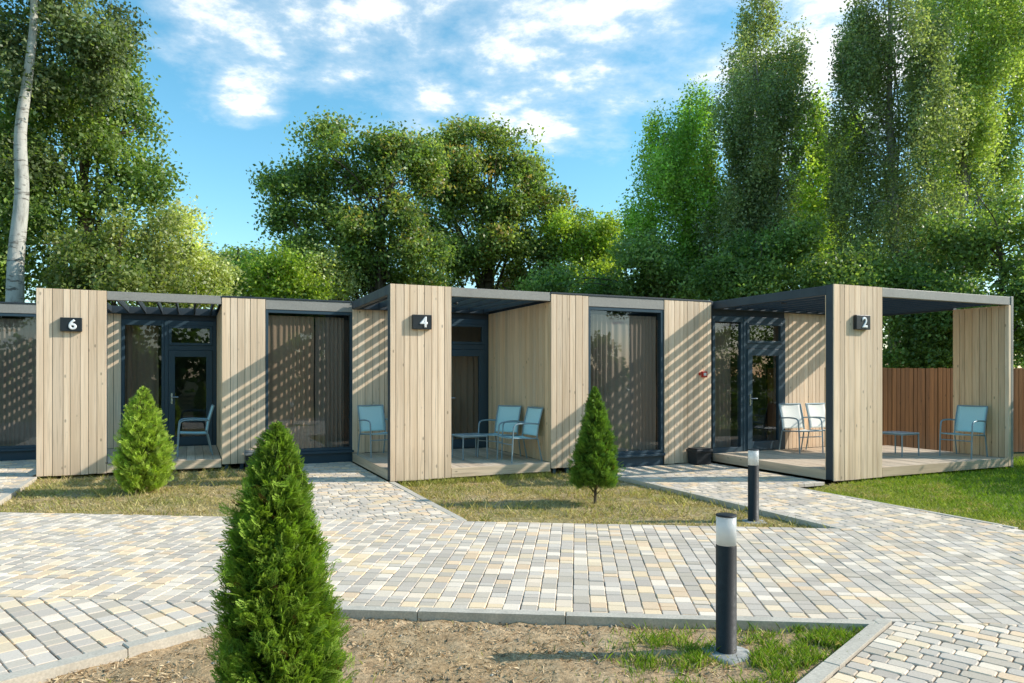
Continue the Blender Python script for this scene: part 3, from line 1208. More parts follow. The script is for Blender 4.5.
def make_table():
    root = empty('side_table', (0, 0, 0))
    s = 0.25
    for sx_ in (-1, 1):
        for sy in (-1, 1):
            mb = MB()
            mb.tube([(sx_ * (s - 0.02), sy * (s - 0.02), 0), (sx_ * (s - 0.025), sy * (s - 0.025), 0.395)], 0.012, 10)
            mb.build('leg', M['tube'], root)
    mb = MB()
    pts = [(-s + .02, -s + .02), (s - .02, -s + .02), (s - .02, s - .02), (-s + .02, s - .02)]
    for i in range(4):
        a, b = pts[i], pts[(i + 1) % 4]
        mb.tube([(*a, 0.392), (*b, 0.392)], 0.012, 8)
    mb.build('table_frame', M['tube'], root)
    mb = MB()
    mb.prism([(-s, -s + .03), (-s + .03, -s), (s - .03, -s), (s, -s + .03), (s, s - .03), (s - .03, s), (-s + .03, s), (-s, s - .03)], 0.405, 0.417, None, 0.004, 0.004)
    mb.build('table_top', M['ttop'], root)
    return root


tb = make_table()
for i, (P, u, v, rz, lab) in enumerate([
        (P4, 1.72, 1.16, TDEG + 4, 'low square table in front of the chairs on cabin 4 deck'),
        (P2, 2.88, 1.12, TDEG + 2, 'low square table on cabin 2 deck, half behind the numbered panel')]):
    o = tb if i == 0 else copy_tree(tb)
    o.location = (*W(P, u, v), ZD + 0.001)
    o.rotation_euler = (0, 0, R(rz))
    tag(o, lab, 'table', 'side tables on the cabin decks')


def bin_box(P, u, v, mat, lab):
    root = empty('storage_bin', (*W(P, u, v), -0.0), TH)
    tag(root, lab, 'bin')
    mb = MB()
    a, b, h = 0.155, 0.125, 0.22
    v_ = [(-a, -b, 0), (a, -b, 0), (a, b, 0), (-a, b, 0)]
    t_ = [(x * 1.10, y * 1.10, h) for x, y, _ in v_]
    mb.add(v_ + t_, [(3, 2, 1, 0), (0, 1, 5, 4), (1, 2, 6, 5), (2, 3, 7, 6), (3, 0, 4, 7)])
    mb.build('body', M['plastic'], root, 0.012)
    mb = MB()
    mb.box(-0.185, 0.185, -0.15, 0.15, h + 0.001, h + 0.05)
    mb.box(-0.165, 0.165, -0.13, 0.13, h + 0.052, h + 0.072)
    mb.build('lid', M[mat], root, 0.010)
    mb = MB()
    mb.tube(smooth_path([(-0.06, -0.152, h + 0.02), (-0.05, -0.172, h + 0.02), (0.05, -0.172, h + 0.02), (0.06, -0.152, h + 0.02)], 4), 0.007, 8)
    mb.build('handle', M[mat], root)
    return root


bin_box(P4, 5.64, -0.18, 'plastic', 'small black lidded bin against the striped cladding under the red call point')
bin_box(P6, 3.26, -0.18, 'greyplastic', 'small bin with grey lid against the cladding behind the large thuja')


# ------------------------------------------------------------------ bollards
def make_bollard():
    root = empty('bollard_light', (0, 0, 0))
    mb = MB()
    mb.lathe([(0.075, 0.0), (0.075, 0.012), (0.060, 0.018), (0.060, 0.650), (0.057, 0.655)], 40)
    mb.build('post', M['bollard'], root)
    mb = MB()
    mb.lathe([(0.0, 0.657), (0.0585, 0.657), (0.0585, 0.825), (0.0, 0.825)], 40)
    mb.build('lamp_glass', M['lamp'], root)
    mb = MB()
    mb.lathe([(0.0, 0.826), (0.0612, 0.826), (0.0612, 0.832), (0.058, 0.836), (0.0, 0.837)], 40)
    mb.build('cap', M['bollard'], root)
    mb = MB()
    prof = []
    n = 44
    vs, fs = [], []
    for k in range(n):
        a = 2 * PI * k / n
        r = 0.150 + 0.010 * math.sin(3 * a + 0.4) + 0.006 * math.sin(7 * a)
        vs.append((r * math.cos(a), r * math.sin(a), -0.05))
    for k in range(n):
        a = 2 * PI * k / n
        r = 0.142 + 0.010 * math.sin(3 * a + 0.4) + 0.007 * math.sin(7 * a + 1)
        vs.append((r * math.cos(a), r * math.sin(a), 0.012))
    for k in range(n):
        a = 2 * PI * k / n
        r = 0.118 + 0.008 * math.sin(5 * a)
        vs.append((r * math.cos(a), r * math.sin(a), 0.024))
    for q in range(2):
        for k in range(n):
            k2 = (k + 1) % n
            fs.append((q * n + k, q * n + k2, (q + 1) * n + k2, (q + 1) * n + k))
    fs.append(tuple(range(2 * n, 3 * n)))
    mb.add(vs, fs, (0.5,) * 3, True)
    mb.build('concrete_collar', M['concrete'], root)
    for k in range(4):
        a = PI / 4 + k * PI / 2
        mb = MB()
        mb.lathe([(0.0, 0.012), (0.007, 0.012), (0.007, 0.021), (0.0, 0.021)], 6, center=(0.0685 * math.cos(a), 0.0685 * math.sin(a), 0))
        mb.build('bolt', M['chrome'], root)
    return root


bo = make_bollard()
bo.location = (1.275, 4.255, -0.062)
tag(bo, 'large bollard light with white lamp standing in the soil bed by the grass', 'bollard', 'bollard lights beside the paths')
b2 = copy_tree(bo)
b2.location = (2.745, 8.13, -0.075)
b2.rotation_euler = (0, 0, 1.1)
tag(b2, 'farther bollard light standing by the kerb of the path to cabin 2', 'bollard', 'bollard lights beside the paths')


# ------------------------------------------------------------------ fence
fr = empty('board_fence', (10.0, 15.3, 0), R(12))
tag(fr, 'brown upright board fence behind the terrace of cabin 2', 'fence')
mb = MB()
x = -5.0
while x < 9.0:
    w_ = random.uniform(0.085, 0.10)
    zt = 1.755 + random.uniform(-0.008, 0.008)
    mb.box(x, x + w_, random.uniform(-0.004, 0.004), 0.02, -0.06, zt)
    x += w_ + random.uniform(0.006, 0.014)
mb.build('boards', M['fence'], fr)
mb = MB()
for z in (0.35, 1.45):
    mb.box(-5.0, 9.0, 0.022, 0.062, z, z + 0.06)
mb.build('rail', M['fence'], fr)
for k in range(7):
    mb = MB()
    mb.box(-4.9 + k * 2.3, -4.84 + k * 2.3, 0.064, 0.124, -0.1, 1.70)
    mb.build('post', M['dark'], fr)


# ------------------------------------------------------------------ trees
def leaf_quads(C, size, up=0.35, aspect=0.62, out=None):
    n = len(C)
    nr = rng.normal(size=(n, 3))
    nr[:, 2] += up * 2
    if out is not None:
        nr += out * 0.8
    nr = unit(nr)
    t = rng.normal(size=(n, 3))
    t[:, 2] -= 0.4
    t = unit(t - nr * np.sum(t * nr, 1, keepdims=True))
    b = np.cross(nr, t)
    s = (size * rng.uniform(0.6, 1.35, n))[:, None]
    a = s * 0.5
    wv = s * 0.5 * aspect
    bend = nr * (s * 0.10)
    V = np.stack([C - t * a, C + b * wv - t * a * 0.1 - bend, C + t * a, C - b * wv - t * a * 0.1 - bend], 1)
    return V


def crown(name, parent, lobes, n, leaf, cols, spread=0.38, per=26, zs=0.75, shell=0.5, up=0.3, seed=0, subs=9, fine=0.72):
    """lobes: (x,y,z, rx,ry,rz); every lobe carries smaller boughs, every bough carries tight twig clusters of leaves"""
    r2 = np.random.default_rng(seed)
    L = np.array(lobes, float)
    S, T = [], []
    for l in L:
        k = subs
        d = unit(r2.normal(size=(k, 3)))
        c = l[:3] + d * l[3:] * r2.uniform(0.45, 0.95, (k, 1))
        rad = np.maximum(l[3:] * r2.uniform(0.26, 0.50, (k, 1)), 0.28)
        if zs > 1.2:
            rad = rad * np.array((0.50, 0.50, 1.25))
            c = l[:3] + d * l[3:] * r2.uniform(0.60, 1.12, (k, 1))
        S.append(np.concatenate([c, rad], 1))
        T.append(np.clip(0.5 + 0.34 * r2.normal(size=k), 0, 1))
    S = np.concatenate(S)
    T = np.concatenate(T)
    wgt = (S[:, 3] * S[:, 4] * S[:, 5]) ** 0.62
    wgt /= wgt.sum()
    per = int(per * 1.7)
    nc = max(8, n // per)
    li = r2.choice(len(S), nc, p=wgt)
    d = unit(r2.normal(size=(nc, 3)))
    rad = shell + (1.0 - shell) * r2.random(nc) ** 0.7
    cc = S[li, :3] + d * S[li, 3:] * rad[:, None] * (1 + 0.12 * r2.normal(size=(nc, 1)))
    ct = np.clip(T[li] + 0.18 * r2.normal(size=nc), 0, 1)
    ck = r2.uniform(0.62, 1.40, nc)
    idx = np.repeat(np.arange(nc), per)
    m = len(idx)
    sp = (spread * r2.uniform(0.45, 1.05, nc))[idx]
    off = np.clip(r2.normal(size=(m, 3)), -1.9, 1.9) * sp[:, None]
    off[:, 2] *= zs
    Cn = cc[idx] + off
    V = leaf_quads(Cn, np.full(m, leaf * fine), up, 0.66, d[idx] * 0.6)
    ca, cb = np.array(cols[0]), np.array(cols[1])
    t = np.clip(ct[idx] + 0.16 * r2.normal(size=m), 0, 1)[:, None]
    C = (ca * (1 - t) + cb * t) * ck[idx][:, None] * r2.uniform(0.75, 1.25, m)[:, None]
    if len(cols) > 2:
        pick = r2.random(nc)[idx] < cols[3]
        C[pick] = np.array(cols[2]) * r2.uniform(0.7, 1.2, pick.sum())[:, None]
    return quads_obj(name, M['leaf'], V, C * 1.14, parent)


def limbs(mb, base, lobes, r0, frac=(0.35, 0.9), seed=0, top=None, wig=0.25, limb=0.30):
    rr = random.Random(seed)
    b = Vector(base)
    tops = Vector(top)
    # trunk
    n = 9
    pts, rad = [], []
    for i in range(n + 1):
        t = i / n
        p = b.lerp(tops, t)
        if 0 < i:
            p += Vector((rr.gauss(0, wig), rr.gauss(0, wig), 0)) * t * 0.6
        pts.append(p)
        rad.append(r0 * (1.25 - 0.25 * min(1, t * 8)) * (1 - 0.86 * t))
    sp = smooth_path(pts, 4)
    rs = [r0 * (1.0 - 0.86 * (i / (len(sp) - 1))) * (1.0 + 0.3 * max(0, 1 - i / 3)) for i in range(len(sp))]
    mb.tube(sp, rs, 12)
    for l in lobes:
        c = Vector(l[:3])
        for q in range(2):
            t = rr.uniform(*frac)
            s = sp[int(t * (len(sp) - 1))]
            e = c + Vector((rr.gauss(0, l[3] * 0.4), rr.gauss(0, l[4] * 0.4), rr.gauss(0.2, l[5] * 0.4)))
            if e.z < s.z - 0.5:
                e.z = s.z + 0.3
            m1 = s.lerp(e, 0.4) + Vector((rr.gauss(0, 0.3), rr.gauss(0, 0.3), 0.35))
            m2 = s.lerp(e, 0.75) + Vector((rr.gauss(0, 0.3), rr.gauss(0, 0.3), 0.25))
            rb = max(0.025, r0 * (1 - 0.8 * t) * limb)
            path = smooth_path([s, m1, m2, e], 4)
            mb.tube(path, [rb * (1 - 0.85 * i / (len(path) - 1)) for i in range(len(path))], 7)


def px_lobes(spec, Y, sq=1.0, dy=1.2, seed=0):
    """spec rows: bearing x, height y, half-width, half-height as read at distance Y"""
    rr = random.Random(seed)
    out = []
    k = Y / F
    for row in spec:
        px, py, rx, rz = row[:4]
        off = row[4] if len(row) > 4 else rr.uniform(-dy, dy)
        x, y, z = at(px, py, Y)
        out.append((x, y + off, z, rx * k, max(0.8, (rx + rz) / 2 * k * sq), rz * k))
    return out


def tree(name, label, cat, spec, Y, trunk_px, top_px, r0, n, leaf, cols, bark, seed, group='trees behind the cabins', spread=0.38, per=26, zs=0.75, shell=0.5, frac=(0.35, 0.9), sq=1.0, dy=1.2, up=0.3, wig=0.25, limb=0.30, subs=9):
    lob = px_lobes(spec, Y, sq, dy, seed)
    bx = at(trunk_px, HY, Y)[0]
    tx, ty, tz = at(top_px[0], top_px[1], Y)
    root = empty(name, (bx, Y, -0.1))
    tag(root, label, cat, group)
    rel = [(l[0] - bx, l[1] - Y, l[2] + 0.1, l[3], l[4], l[5]) for l in lob]
    mb = MB()
    limbs(mb, (0, 0, 0), rel, r0, frac, seed, (tx - bx, 0, tz + 0.1), wig, limb)
    mb.build('trunk', M[bark], root)
    crown('crown', root, rel, n, leaf, cols, spread, per, zs, shell, up, seed, subs)
    return root


DG = [(0.128, 0.203, 0.061), (0.299, 0.384, 0.111)]
MG = [(0.182, 0.280, 0.071), (0.406, 0.498, 0.141)]
BG = [(0.199, 0.299, 0.041), (0.400, 0.478, 0.087)]
PG = [(0.384, 0.426, 0.173), (0.705, 0.706, 0.344)]
OAKB = [(0.135, 0.205, 0.060), (0.335, 0.385, 0.110), (0.420, 0.300, 0.100), 0.06]
PGR = [(0.165, 0.215, 0.095), (0.390, 0.425, 0.215)]

# left edge: pale-barked poplar in front of a dense dark tree
t1 = tree('poplar_tree', 'poplar with a thick white trunk rising past the edge of the picture', 'tree',
          [(28, 20, 55, 45, 0.8), (70, 45, 42, 42, 1.2), (-15, 60, 50, 60, 0.8), (10, -50, 70, 55, 0.3), (75, 5, 40, 40, 1.0), (-10, 150, 40, 40, 1.4), (60, -60, 45, 45, 0.4)],
          19.5, 8, (36, -110), 0.28, 30000, 0.17, [(0.085, 0.125, 0.050), (0.235, 0.280, 0.130)], 'bark_white', 11, spread=0.36, frac=(0.80, 0.98), wig=0.12, limb=0.07)
tree('broadleaf_tree', 'dense dark tree with a rounded edge beside the white trunk', 'tree',
     [(86, 95, 45, 55), (116, 130, 40.5, 50), (126, 175, 34.2, 42), (66, 160, 49.5, 55), (36, 215, 54, 55), (96, 220, 45, 45), (6, 270, 45, 50), (46, 110, 45, 60), (6, 180, 36, 60), (76, 265, 54, 40), (101, 60, 25.2, 28), (-44, 230, 45, 70)],
     22.5, 70, (100, 40), 0.30, 60000, 0.19, DG, 'bark_brown', 12, spread=0.36, shell=0.35)
tree('maple_tree', 'light green leafy tree low behind the panel numbered 6', 'tree',
     [(85, 262, 45, 30), (130, 255, 40, 40), (150, 280, 32, 26), (60, 290, 40, 20), (120, 290, 50, 25)],
     20.0, 110, (120, 225), 0.14, 17000, 0.16, [(0.127, 0.175, 0.040), (0.286, 0.309, 0.101)], 'bark_brown', 13, spread=0.28)
tree('willow_tree', 'pale sunlit loose tree between the dark tree and the far green ones', 'tree',
     [(190, 245, 22, 30), (172, 270, 26, 28), (205, 268, 26, 22), (185, 288, 35, 20)],
     25, 188, (190, 215), 0.14, 12000, 0.17, PG, 'bark_grey', 14, spread=0.36)
tree('distant_tree', 'low dark green tree above the pergola of cabin 6', 'tree',
     [(235, 268, 30, 28), (255, 285, 30, 20), (215, 282, 24, 22)],
     31, 236, (236, 248), 0.18, 12000, 0.21, MG, 'bark_brown', 15, spread=0.45)
tree('distant_tree', 'bright green low tree left of the great spreading oak', 'tree',
     [(285, 278, 28, 20), (262, 272, 20, 16), (300, 290, 30, 14)],
     28, 282, (282, 262), 0.15, 11000, 0.19, BG, 'bark_brown', 16, spread=0.40)
tree('willow_tree', 'hazy pale willow partly under the great spreading oak', 'tree',
     [(322, 272, 18, 20), (338, 282, 18, 18), (310, 286, 18, 14)],
     29, 322, (322, 258), 0.13, 8000, 0.18, PG, 'bark_grey', 17, spread=0.42)
tree('oak_tree', 'great spreading oak with reaching branches and gaps of sky', 'tree',
     [(278, 194, 20, 13), (305, 178, 24, 22), (292, 216, 22, 14), (330, 152, 28, 20), (365, 142, 26, 18), (398, 150, 22, 22), (345, 182, 30, 22), (325, 215, 30, 20),
      (380, 185, 22, 22), (365, 225, 34, 24), (298, 248, 26, 14), (335, 255, 32, 26), (385, 262, 34, 30), (410, 282, 36, 24), (415, 168, 20, 24), (425, 150, 20, 18), (405, 215, 14, 18), (425, 255, 26, 26), (340, 285, 30, 18)],
     30, 372, (388, 165), 0.42, 62000, 0.21, [(0.128, 0.208, 0.061), (0.310, 0.373, 0.111), (0.406, 0.331, 0.101), 0.06], 'bark_brown', 18, spread=0.42, shell=0.42)
tree('oak_tree', 'tall oak turning brown at its top, right of the gap in the leaves', 'tree',
     [(445, 146, 26, 20), (422, 158, 24, 22), (440, 185, 24, 24), (475, 138, 28, 16), (510, 152, 28, 22), (532, 175, 22, 26), (545, 205, 20, 24), (480, 180, 32, 26), (515, 205, 32, 30), (455, 195, 20, 26),
      (470, 235, 34, 26), (455, 272, 34, 26), (500, 262, 38, 32), (540, 262, 30, 36), (430, 232, 16, 20), (525, 285, 36, 20)],
     36, 486, (492, 160), 0.46, 66000, 0.245, OAKB, 'bark_brown', 19, spread=0.42, shell=0.42)
tree('maple_tree', 'bright yellow green tree between the oak and the poplars', 'tree',
     [(585, 222, 26, 22), (605, 240, 24, 28), (570, 250, 22, 24), (612, 272, 26, 26), (580, 282, 32, 22), (560, 225, 12, 18)],
     34, 590, (592, 240), 0.22, 22000, 0.19, BG, 'bark_brown', 20, spread=0.38)
tree('maple_tree', 'dark low tree behind the roof between the oak and the poplars', 'tree',
     [(640, 262, 28, 32), (612, 290, 32, 16), (680, 275, 34, 30), (655, 292, 40, 16), (560, 290, 30, 14)],
     25, 650, (650, 240), 0.20, 20000, 0.18, DG, 'bark_brown', 21, spread=0.36)
# poplars at the right
tree('poplar_tree', 'bright leafy poplar at the left end of the tall row', 'tree',
     [(665, 150, 16, 32), (652, 200, 22, 36), (685, 175, 20, 44), (704, 130, 16, 42), (668, 240, 30, 40), (700, 215, 24, 50), (690, 275, 32, 32), (640, 225, 12, 20)],
     27, 682, (690, 110), 0.20, 50000, 0.155, [(0.203, 0.342, 0.061), (0.448, 0.592, 0.131)], 'bark_grey', 22, spread=0.27, zs=1.9, subs=15, sq=0.9)
tree('poplar_tree', 'tall narrow poplar standing alone above its neighbours', 'tree',
     [(772, -5, 15, 30), (765, 40, 25, 38), (756, 90, 30, 42), (748, 140, 34, 46), (742, 195, 36, 50), (738, 250, 38, 50), (790, 60, 12, 22), (728, 130, 16, 40), (775, 150, 22, 50), (765, 220, 30, 50), (786, 110, 10, 22)],
     25.5, 742, (762, 60), 0.20, 76000, 0.140, PGR, 'bark_grey', 23, spread=0.25, zs=1.9, subs=15, sq=0.9)
tree('poplar_tree', 'shorter sunlit poplar in the notch between two tall ones', 'tree',
     [(812, 125, 14, 28), (820, 165, 22, 36), (808, 205, 26, 40), (830, 230, 26, 46), (812, 265, 32, 36), (845, 150, 14, 40)],
     27.5, 816, (816, 100), 0.20, 28000, 0.18, [(0.235, 0.353, 0.071), (0.523, 0.622, 0.163)], 'bark_grey', 24, spread=0.27, zs=1.9, subs=15, sq=0.9)
tree('poplar_tree', 'huge poplar with a straight grey trunk showing above the panel numbered 2', 'tree',
     [(885, -40, 32.8, 40), (884, 15, 31.16, 44), (874, 70, 26.24, 46), (905, 60, 29.52, 50), (880, 125, 34.44, 48), (868, 170, 21.32, 48), (905, 150, 27.88, 50), (885, 210, 34.44, 46), (868, 255, 32.8, 40), (915, 235, 24.6, 46), (852, 70, 8.2, 26)],
     23, 896, (888, -70), 0.22, 88000, 0.125, PGR, 'bark_grey', 25, spread=0.25, zs=1.9, subs=15, sq=0.8, wig=0.08)
tree('poplar_tree', 'huge poplar with a leaning pale trunk at the edge behind cabin 2', 'tree',
     [(965, -30, 32.8, 45), (985, 30, 37.72, 46), (948, 40, 26.24, 50), (1005, 90, 36.08, 46), (960, 100, 29.52, 50), (1030, 30, 29.52, 60), (985, 150, 32.8, 44), (950, 165, 22.96, 44), (1030, 140, 29.52, 50), (930, 100, 13.12, 40)],
     24, 952, (972, -60), 0.22, 78000, 0.130, [(0.224, 0.322, 0.091), (0.501, 0.560, 0.193)], 'bark_grey', 26, spread=0.26, zs=1.9, subs=15, sq=0.8, wig=0.2)
tree('poplar_tree', 'shaded poplar glimpsed between the two huge ones', 'tree',
     [(925, 190, 30, 60), (945, 110, 24, 60), (905, 240, 34, 44), (965, 220, 30, 50), (925, 60, 20, 50), (985, 200, 26, 40)],
     31, 930, (935, 60), 0.18, 46000, 0.165, [(0.110, 0.165, 0.050), (0.260, 0.320, 0.110)], 'bark_grey', 30, spread=0.30, zs=1.9, subs=12, sq=0.9)
tree('maple_tree', 'dark broad tree low over the fence at the edge of the picture', 'tree',
     [(985, 235, 40, 32), (1020, 225, 40, 40), (960, 275, 36, 34), (1005, 285, 44, 36), (1045, 290, 44, 44), (985, 330, 50, 34), (940, 310, 32, 36), (1040, 345, 44, 34)],
     20.5, 990, (1000, 220), 0.20, 42000, 0.15, DG, 'bark_brown', 27, spread=0.34)
tree('maple_tree', 'dark understorey tree framed by the open terrace of cabin 2', 'tree',
     [(915, 325, 34, 34), (885, 300, 36, 36), (860, 270, 38, 34), (930, 350, 40, 24), (825, 285, 40, 26), (900, 358, 44, 18)],
     22, 925, (905, 290), 0.16, 30000, 0.155, DG, 'bark_brown', 28, spread=0.34)
tree('maple_tree', 'dark tree low behind the pergola at the foot of the tall poplar', 'tree',
     [(735, 262, 36, 36), (775, 258, 36, 40), (800, 285, 40, 24), (750, 290, 44, 20), (710, 285, 30, 24)],
     23, 760, (755, 240), 0.18, 24000, 0.16, DG, 'bark_brown', 29, spread=0.34)

# far wood as one mass
wl = []
rr = random.Random(5)
for x in np.arange(-60, 75, 3.2):
    hgt = 6.0 + 2.0 * rr.random() + (5.0 if x > 12 else 0) + (3.0 if x < -24 else 0)
    if -14 < x < 0:
        hgt = 5.0
    wl.append((x, 48 + rr.uniform(-2, 4), hgt * 0.5, 3.2, 2.6, hgt * 0.55))
fw = crown('distant_wood', None, wl, 60000, 0.42, DG, 0.7, 24, 0.8, 0.35, 0.3, 77)
tag(fw, 'dark far wood closing the view behind the single trees', 'woods', kind='stuff')

# trees on the camera's side of the site, seen mirrored in the window glass
for i, (src, x, y, rz, lab) in enumerate([
        ('broadleaf_tree', 13, -13, 0.4, 'dark tree across the site, mirrored in the window glass'),
        ('oak_tree', 24, -9, 2.1, 'oak across the site, mirrored in the window glass'),
        ('oak_tree.001', 34, -6, 1.1, 'browning oak across the site, mirrored in the window glass'),
        ('broadleaf_tree', 30, -14, 2.4, 'dark tree across the site, mirrored in the window glass'),
        ('oak_tree', -3, -20, 3.6, 'oak across the site, mirrored in the window glass'),
        ('oak_tree', 19, -19, 0.6, 'oak across the site, mirrored in the window glass')]):
    o = copy_tree(bpy.data.objects[src])
    o.location = (x, y, -0.1)
    o.rotation_euler = (0, 0, rz)
    tag(o, lab, 'tree', 'trees mirrored in the windows')

wl = [(x, -30 + 0.012 * (x - 12) ** 2 + rr.uniform(-1, 1), 2.6, 2.4, 1.6, 3.4) for x in np.arange(-20, 46, 2.6)]
bw = crown('roadside_wood', None, wl, 30000, 0.75, DG, 0.7, 24, 0.8, 0.15, 0.3, 78)
tag(bw, 'dark wood across the site, mirrored in the window glass', 'woods', kind='stuff')

# clipped hedge to the right of the picture: it shades the right lawn and the end of the deck
hd = empty('hedge', (11.9, 10.9, -0.1))
tag(hd, 'tall hedge past the right end of the lawn, shading the deck corner', 'hedge')
hl = [(rr.uniform(-0.2, 0.2), y, z, 0.7, 0.6, 0.55) for y in np.arange(-2.9, 2.3, 0.55) for z in (0.5, 1.2, 1.9, 2.55)]
crown('foliage', hd, hl, 26000, 0.13, DG, 0.16, 20, 0.8, 0.2, 0.2, 31)


# ------------------------------------------------------------------ thujas
def frond_template():
    """one flat scaly spray, 1 unit long along +z, spread in x"""
    q = []

    def scale_at(x, z, ang, l, w_):
        dx, dz = math.sin(ang), math.cos(ang)
        nx, nz = dz, -dx
        q.append([(x, 0, z), (x + dx * l * 0.5 + nx * w_, 0.02, z + dz * l * 0.5 + nz * w_), (x + dx * l, 0, z + dz * l), (x + dx * l * 0.5 - nx * w_, 0.02, z + dz * l * 0.5 - nz * w_)])
    for i in range(3):
        scale_at(0.012 * (-1) ** i, i * 0.30, 0.10 * (-1) ** i, 0.36, 0.020)
    for i in range(5):
        z = 0.14 + i * 0.155
        l = 0.44 * (1 - 0.55 * abs(i / 4 - 0.35) / 0.65)
        for s in (-1, 1):
            a = s * R(42 + 6 * math.sin(i * 2.1 + s))
            zz_ = z + 0.03 * s
            scale_at(0, zz_, a, l, 0.020)
            x1, z1 = math.sin(a) * l * 0.45, zz_ + math.cos(a) * l * 0.45
            scale_at(x1, z1, s * R(12), l * 0.55, 0.026)
    return np.array(q)


FT = frond_template()


def make_thuja(label, loc, h, prof, n, size, cols, seed, lump=0.10, stem_h=0.12):
    root = empty('thuja_shrub', loc)
    tag(root, label, 'shrub', 'young thujas planted beside the walkway')
    r2 = np.random.default_rng(seed)
    zt = np.array([p[0] for p in prof])
    rt = np.array([p[1] for p in prof])
    # sample heights in proportion to radius
    zc = r2.random(n * 6) * (h - stem_h) + stem_h
    rr_ = np.interp(zc, zt, rt)
    keep = r2.random(n * 6) < (rr_ + 0.03) / (rt.max() + 0.03)
    k = 9
    nc = n // k
    zc = np.repeat(zc[keep][:nc], k)
    n = len(zc)
    an = np.repeat(r2.random(nc) * 2 * PI, k)
    dc = np.repeat(r2.normal(0, 0.10, nc), k)
    zc = np.clip(zc + r2.normal(0, 0.30 * size, n), stem_h * 0.6, h - 0.004)
    rr_ = np.interp(zc, zt, rt)
    an = an + r2.normal(0, 0.30 * size, n) / np.maximum(rr_, 0.05)
    tc_ = np.repeat(r2.normal(0, 0.20, nc), k)
    bump = 1 + lump * (np.sin(an * 2 + zc * 7 + seed) * np.cos(zc * 11 + an * 3) + 0.7 * np.sin(an * 7 + zc * 21))
    depth = np.where(r2.random(n) < 0.68, r2.uniform(0.80, 1.04, n), r2.uniform(0.25, 0.8, n))
    depth = np.where(r2.random(n) < 0.05, r2.uniform(1.04, 1.20, n), depth) + dc
    rad = rr_ * bump * depth
    base = np.stack([np.cos(an) * rad, np.sin(an) * rad, zc], 1)
    outw = np.stack([np.cos(an), np.sin(an), np.zeros(n)], 1)
    L = size * r2.uniform(0.65, 1.35, n) * (0.55 + 0.45 * np.clip((h - zc) / (h * 0.35), 0, 1))
    tilt = r2.uniform(0.25, 0.95, n)[:, None]
    ax = unit(outw * tilt + np.array([0, 0, 1.0]) * r2.uniform(0.35, 1.0, n)[:, None] + 0.28 * r2.normal(size=(n, 3)))
    base = base - ax * (L * 0.55)[:, None]
    side = unit(np.cross(ax, outw) + 0.7 * r2.normal(size=(n, 3)))
    side = unit(side - ax * np.sum(side * ax, 1, keepdims=True))
    nor = np.cross(side, ax)
    m = len(FT)
    P = FT.reshape(1, m, 4, 3)
    curl = (P[..., 2] ** 2) * 0.18
    V = (base[:, None, None, :] + side[:, None, None, :] * (P[..., 0:1] * L[:, None, None, None])
         + ax[:, None, None, :] * (P[..., 2:3] * L[:, None, None, None])
         + nor[:, None, None, :] * ((P[..., 1] + curl)[..., None] * L[:, None, None, None]))
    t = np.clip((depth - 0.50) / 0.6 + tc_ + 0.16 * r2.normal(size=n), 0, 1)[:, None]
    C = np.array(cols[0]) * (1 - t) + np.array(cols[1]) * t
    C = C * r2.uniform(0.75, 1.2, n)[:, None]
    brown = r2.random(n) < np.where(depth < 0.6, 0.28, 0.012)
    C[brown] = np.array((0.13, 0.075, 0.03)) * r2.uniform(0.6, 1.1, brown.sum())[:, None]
    tipk = np.linspace(0.85, 1.15, m)[None, :, None]
    Cf = (C[:, None, :] * tipk * r2.uniform(0.88, 1.12, (n, m, 1))).reshape(-1, 3)
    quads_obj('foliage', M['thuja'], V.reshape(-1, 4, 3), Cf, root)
    mb = MB()
    rs = random.Random(seed)
    mb.tube(smooth_path([(0, 0, -0.05), (0.01, 0, h * 0.3), (-0.01, 0.01, h * 0.6), (0, 0, h * 0.93)], 5), [0.020 * (1 - 0.8 * i / 15) for i in range(16)], 8)
    for k in range(46):
        a = rs.random() * 2 * PI
        z = rs.uniform(0.05, h * 0.8)
        r = float(np.interp(z, zt, rt)) * rs.uniform(0.55, 0.85)
        mb.tube([(0, 0, z), (math.cos(a) * r * 0.5, math.sin(a) * r * 0.5, z + r * 0.35), (math.cos(a) * r, math.sin(a) * r, z + r * 0.9)], [0.007, 0.005, 0.003], 5)
    mb.build('stem', M['bark_brown'], root)
    return root


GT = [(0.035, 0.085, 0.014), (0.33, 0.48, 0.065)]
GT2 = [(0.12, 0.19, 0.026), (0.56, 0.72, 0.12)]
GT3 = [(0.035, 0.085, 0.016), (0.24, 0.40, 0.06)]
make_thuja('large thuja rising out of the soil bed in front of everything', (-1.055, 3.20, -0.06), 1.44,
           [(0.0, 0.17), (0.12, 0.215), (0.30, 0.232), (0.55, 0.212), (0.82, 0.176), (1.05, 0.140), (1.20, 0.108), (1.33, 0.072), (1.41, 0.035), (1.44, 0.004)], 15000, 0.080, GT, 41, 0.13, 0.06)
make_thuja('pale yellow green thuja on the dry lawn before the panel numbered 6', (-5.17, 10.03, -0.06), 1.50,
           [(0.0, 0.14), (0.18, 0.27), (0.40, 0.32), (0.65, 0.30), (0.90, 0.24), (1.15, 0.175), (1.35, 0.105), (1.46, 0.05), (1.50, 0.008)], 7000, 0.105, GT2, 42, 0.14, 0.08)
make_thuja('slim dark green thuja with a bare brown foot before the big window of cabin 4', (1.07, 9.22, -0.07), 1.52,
           [(0.0, 0.04), (0.16, 0.12), (0.28, 0.25), (0.45, 0.265), (0.70, 0.225), (0.95, 0.170), (1.2, 0.115), (1.38, 0.068), (1.48, 0.03), (1.52, 0.005)], 6500, 0.100, GT3, 43, 0.13, 0.27)


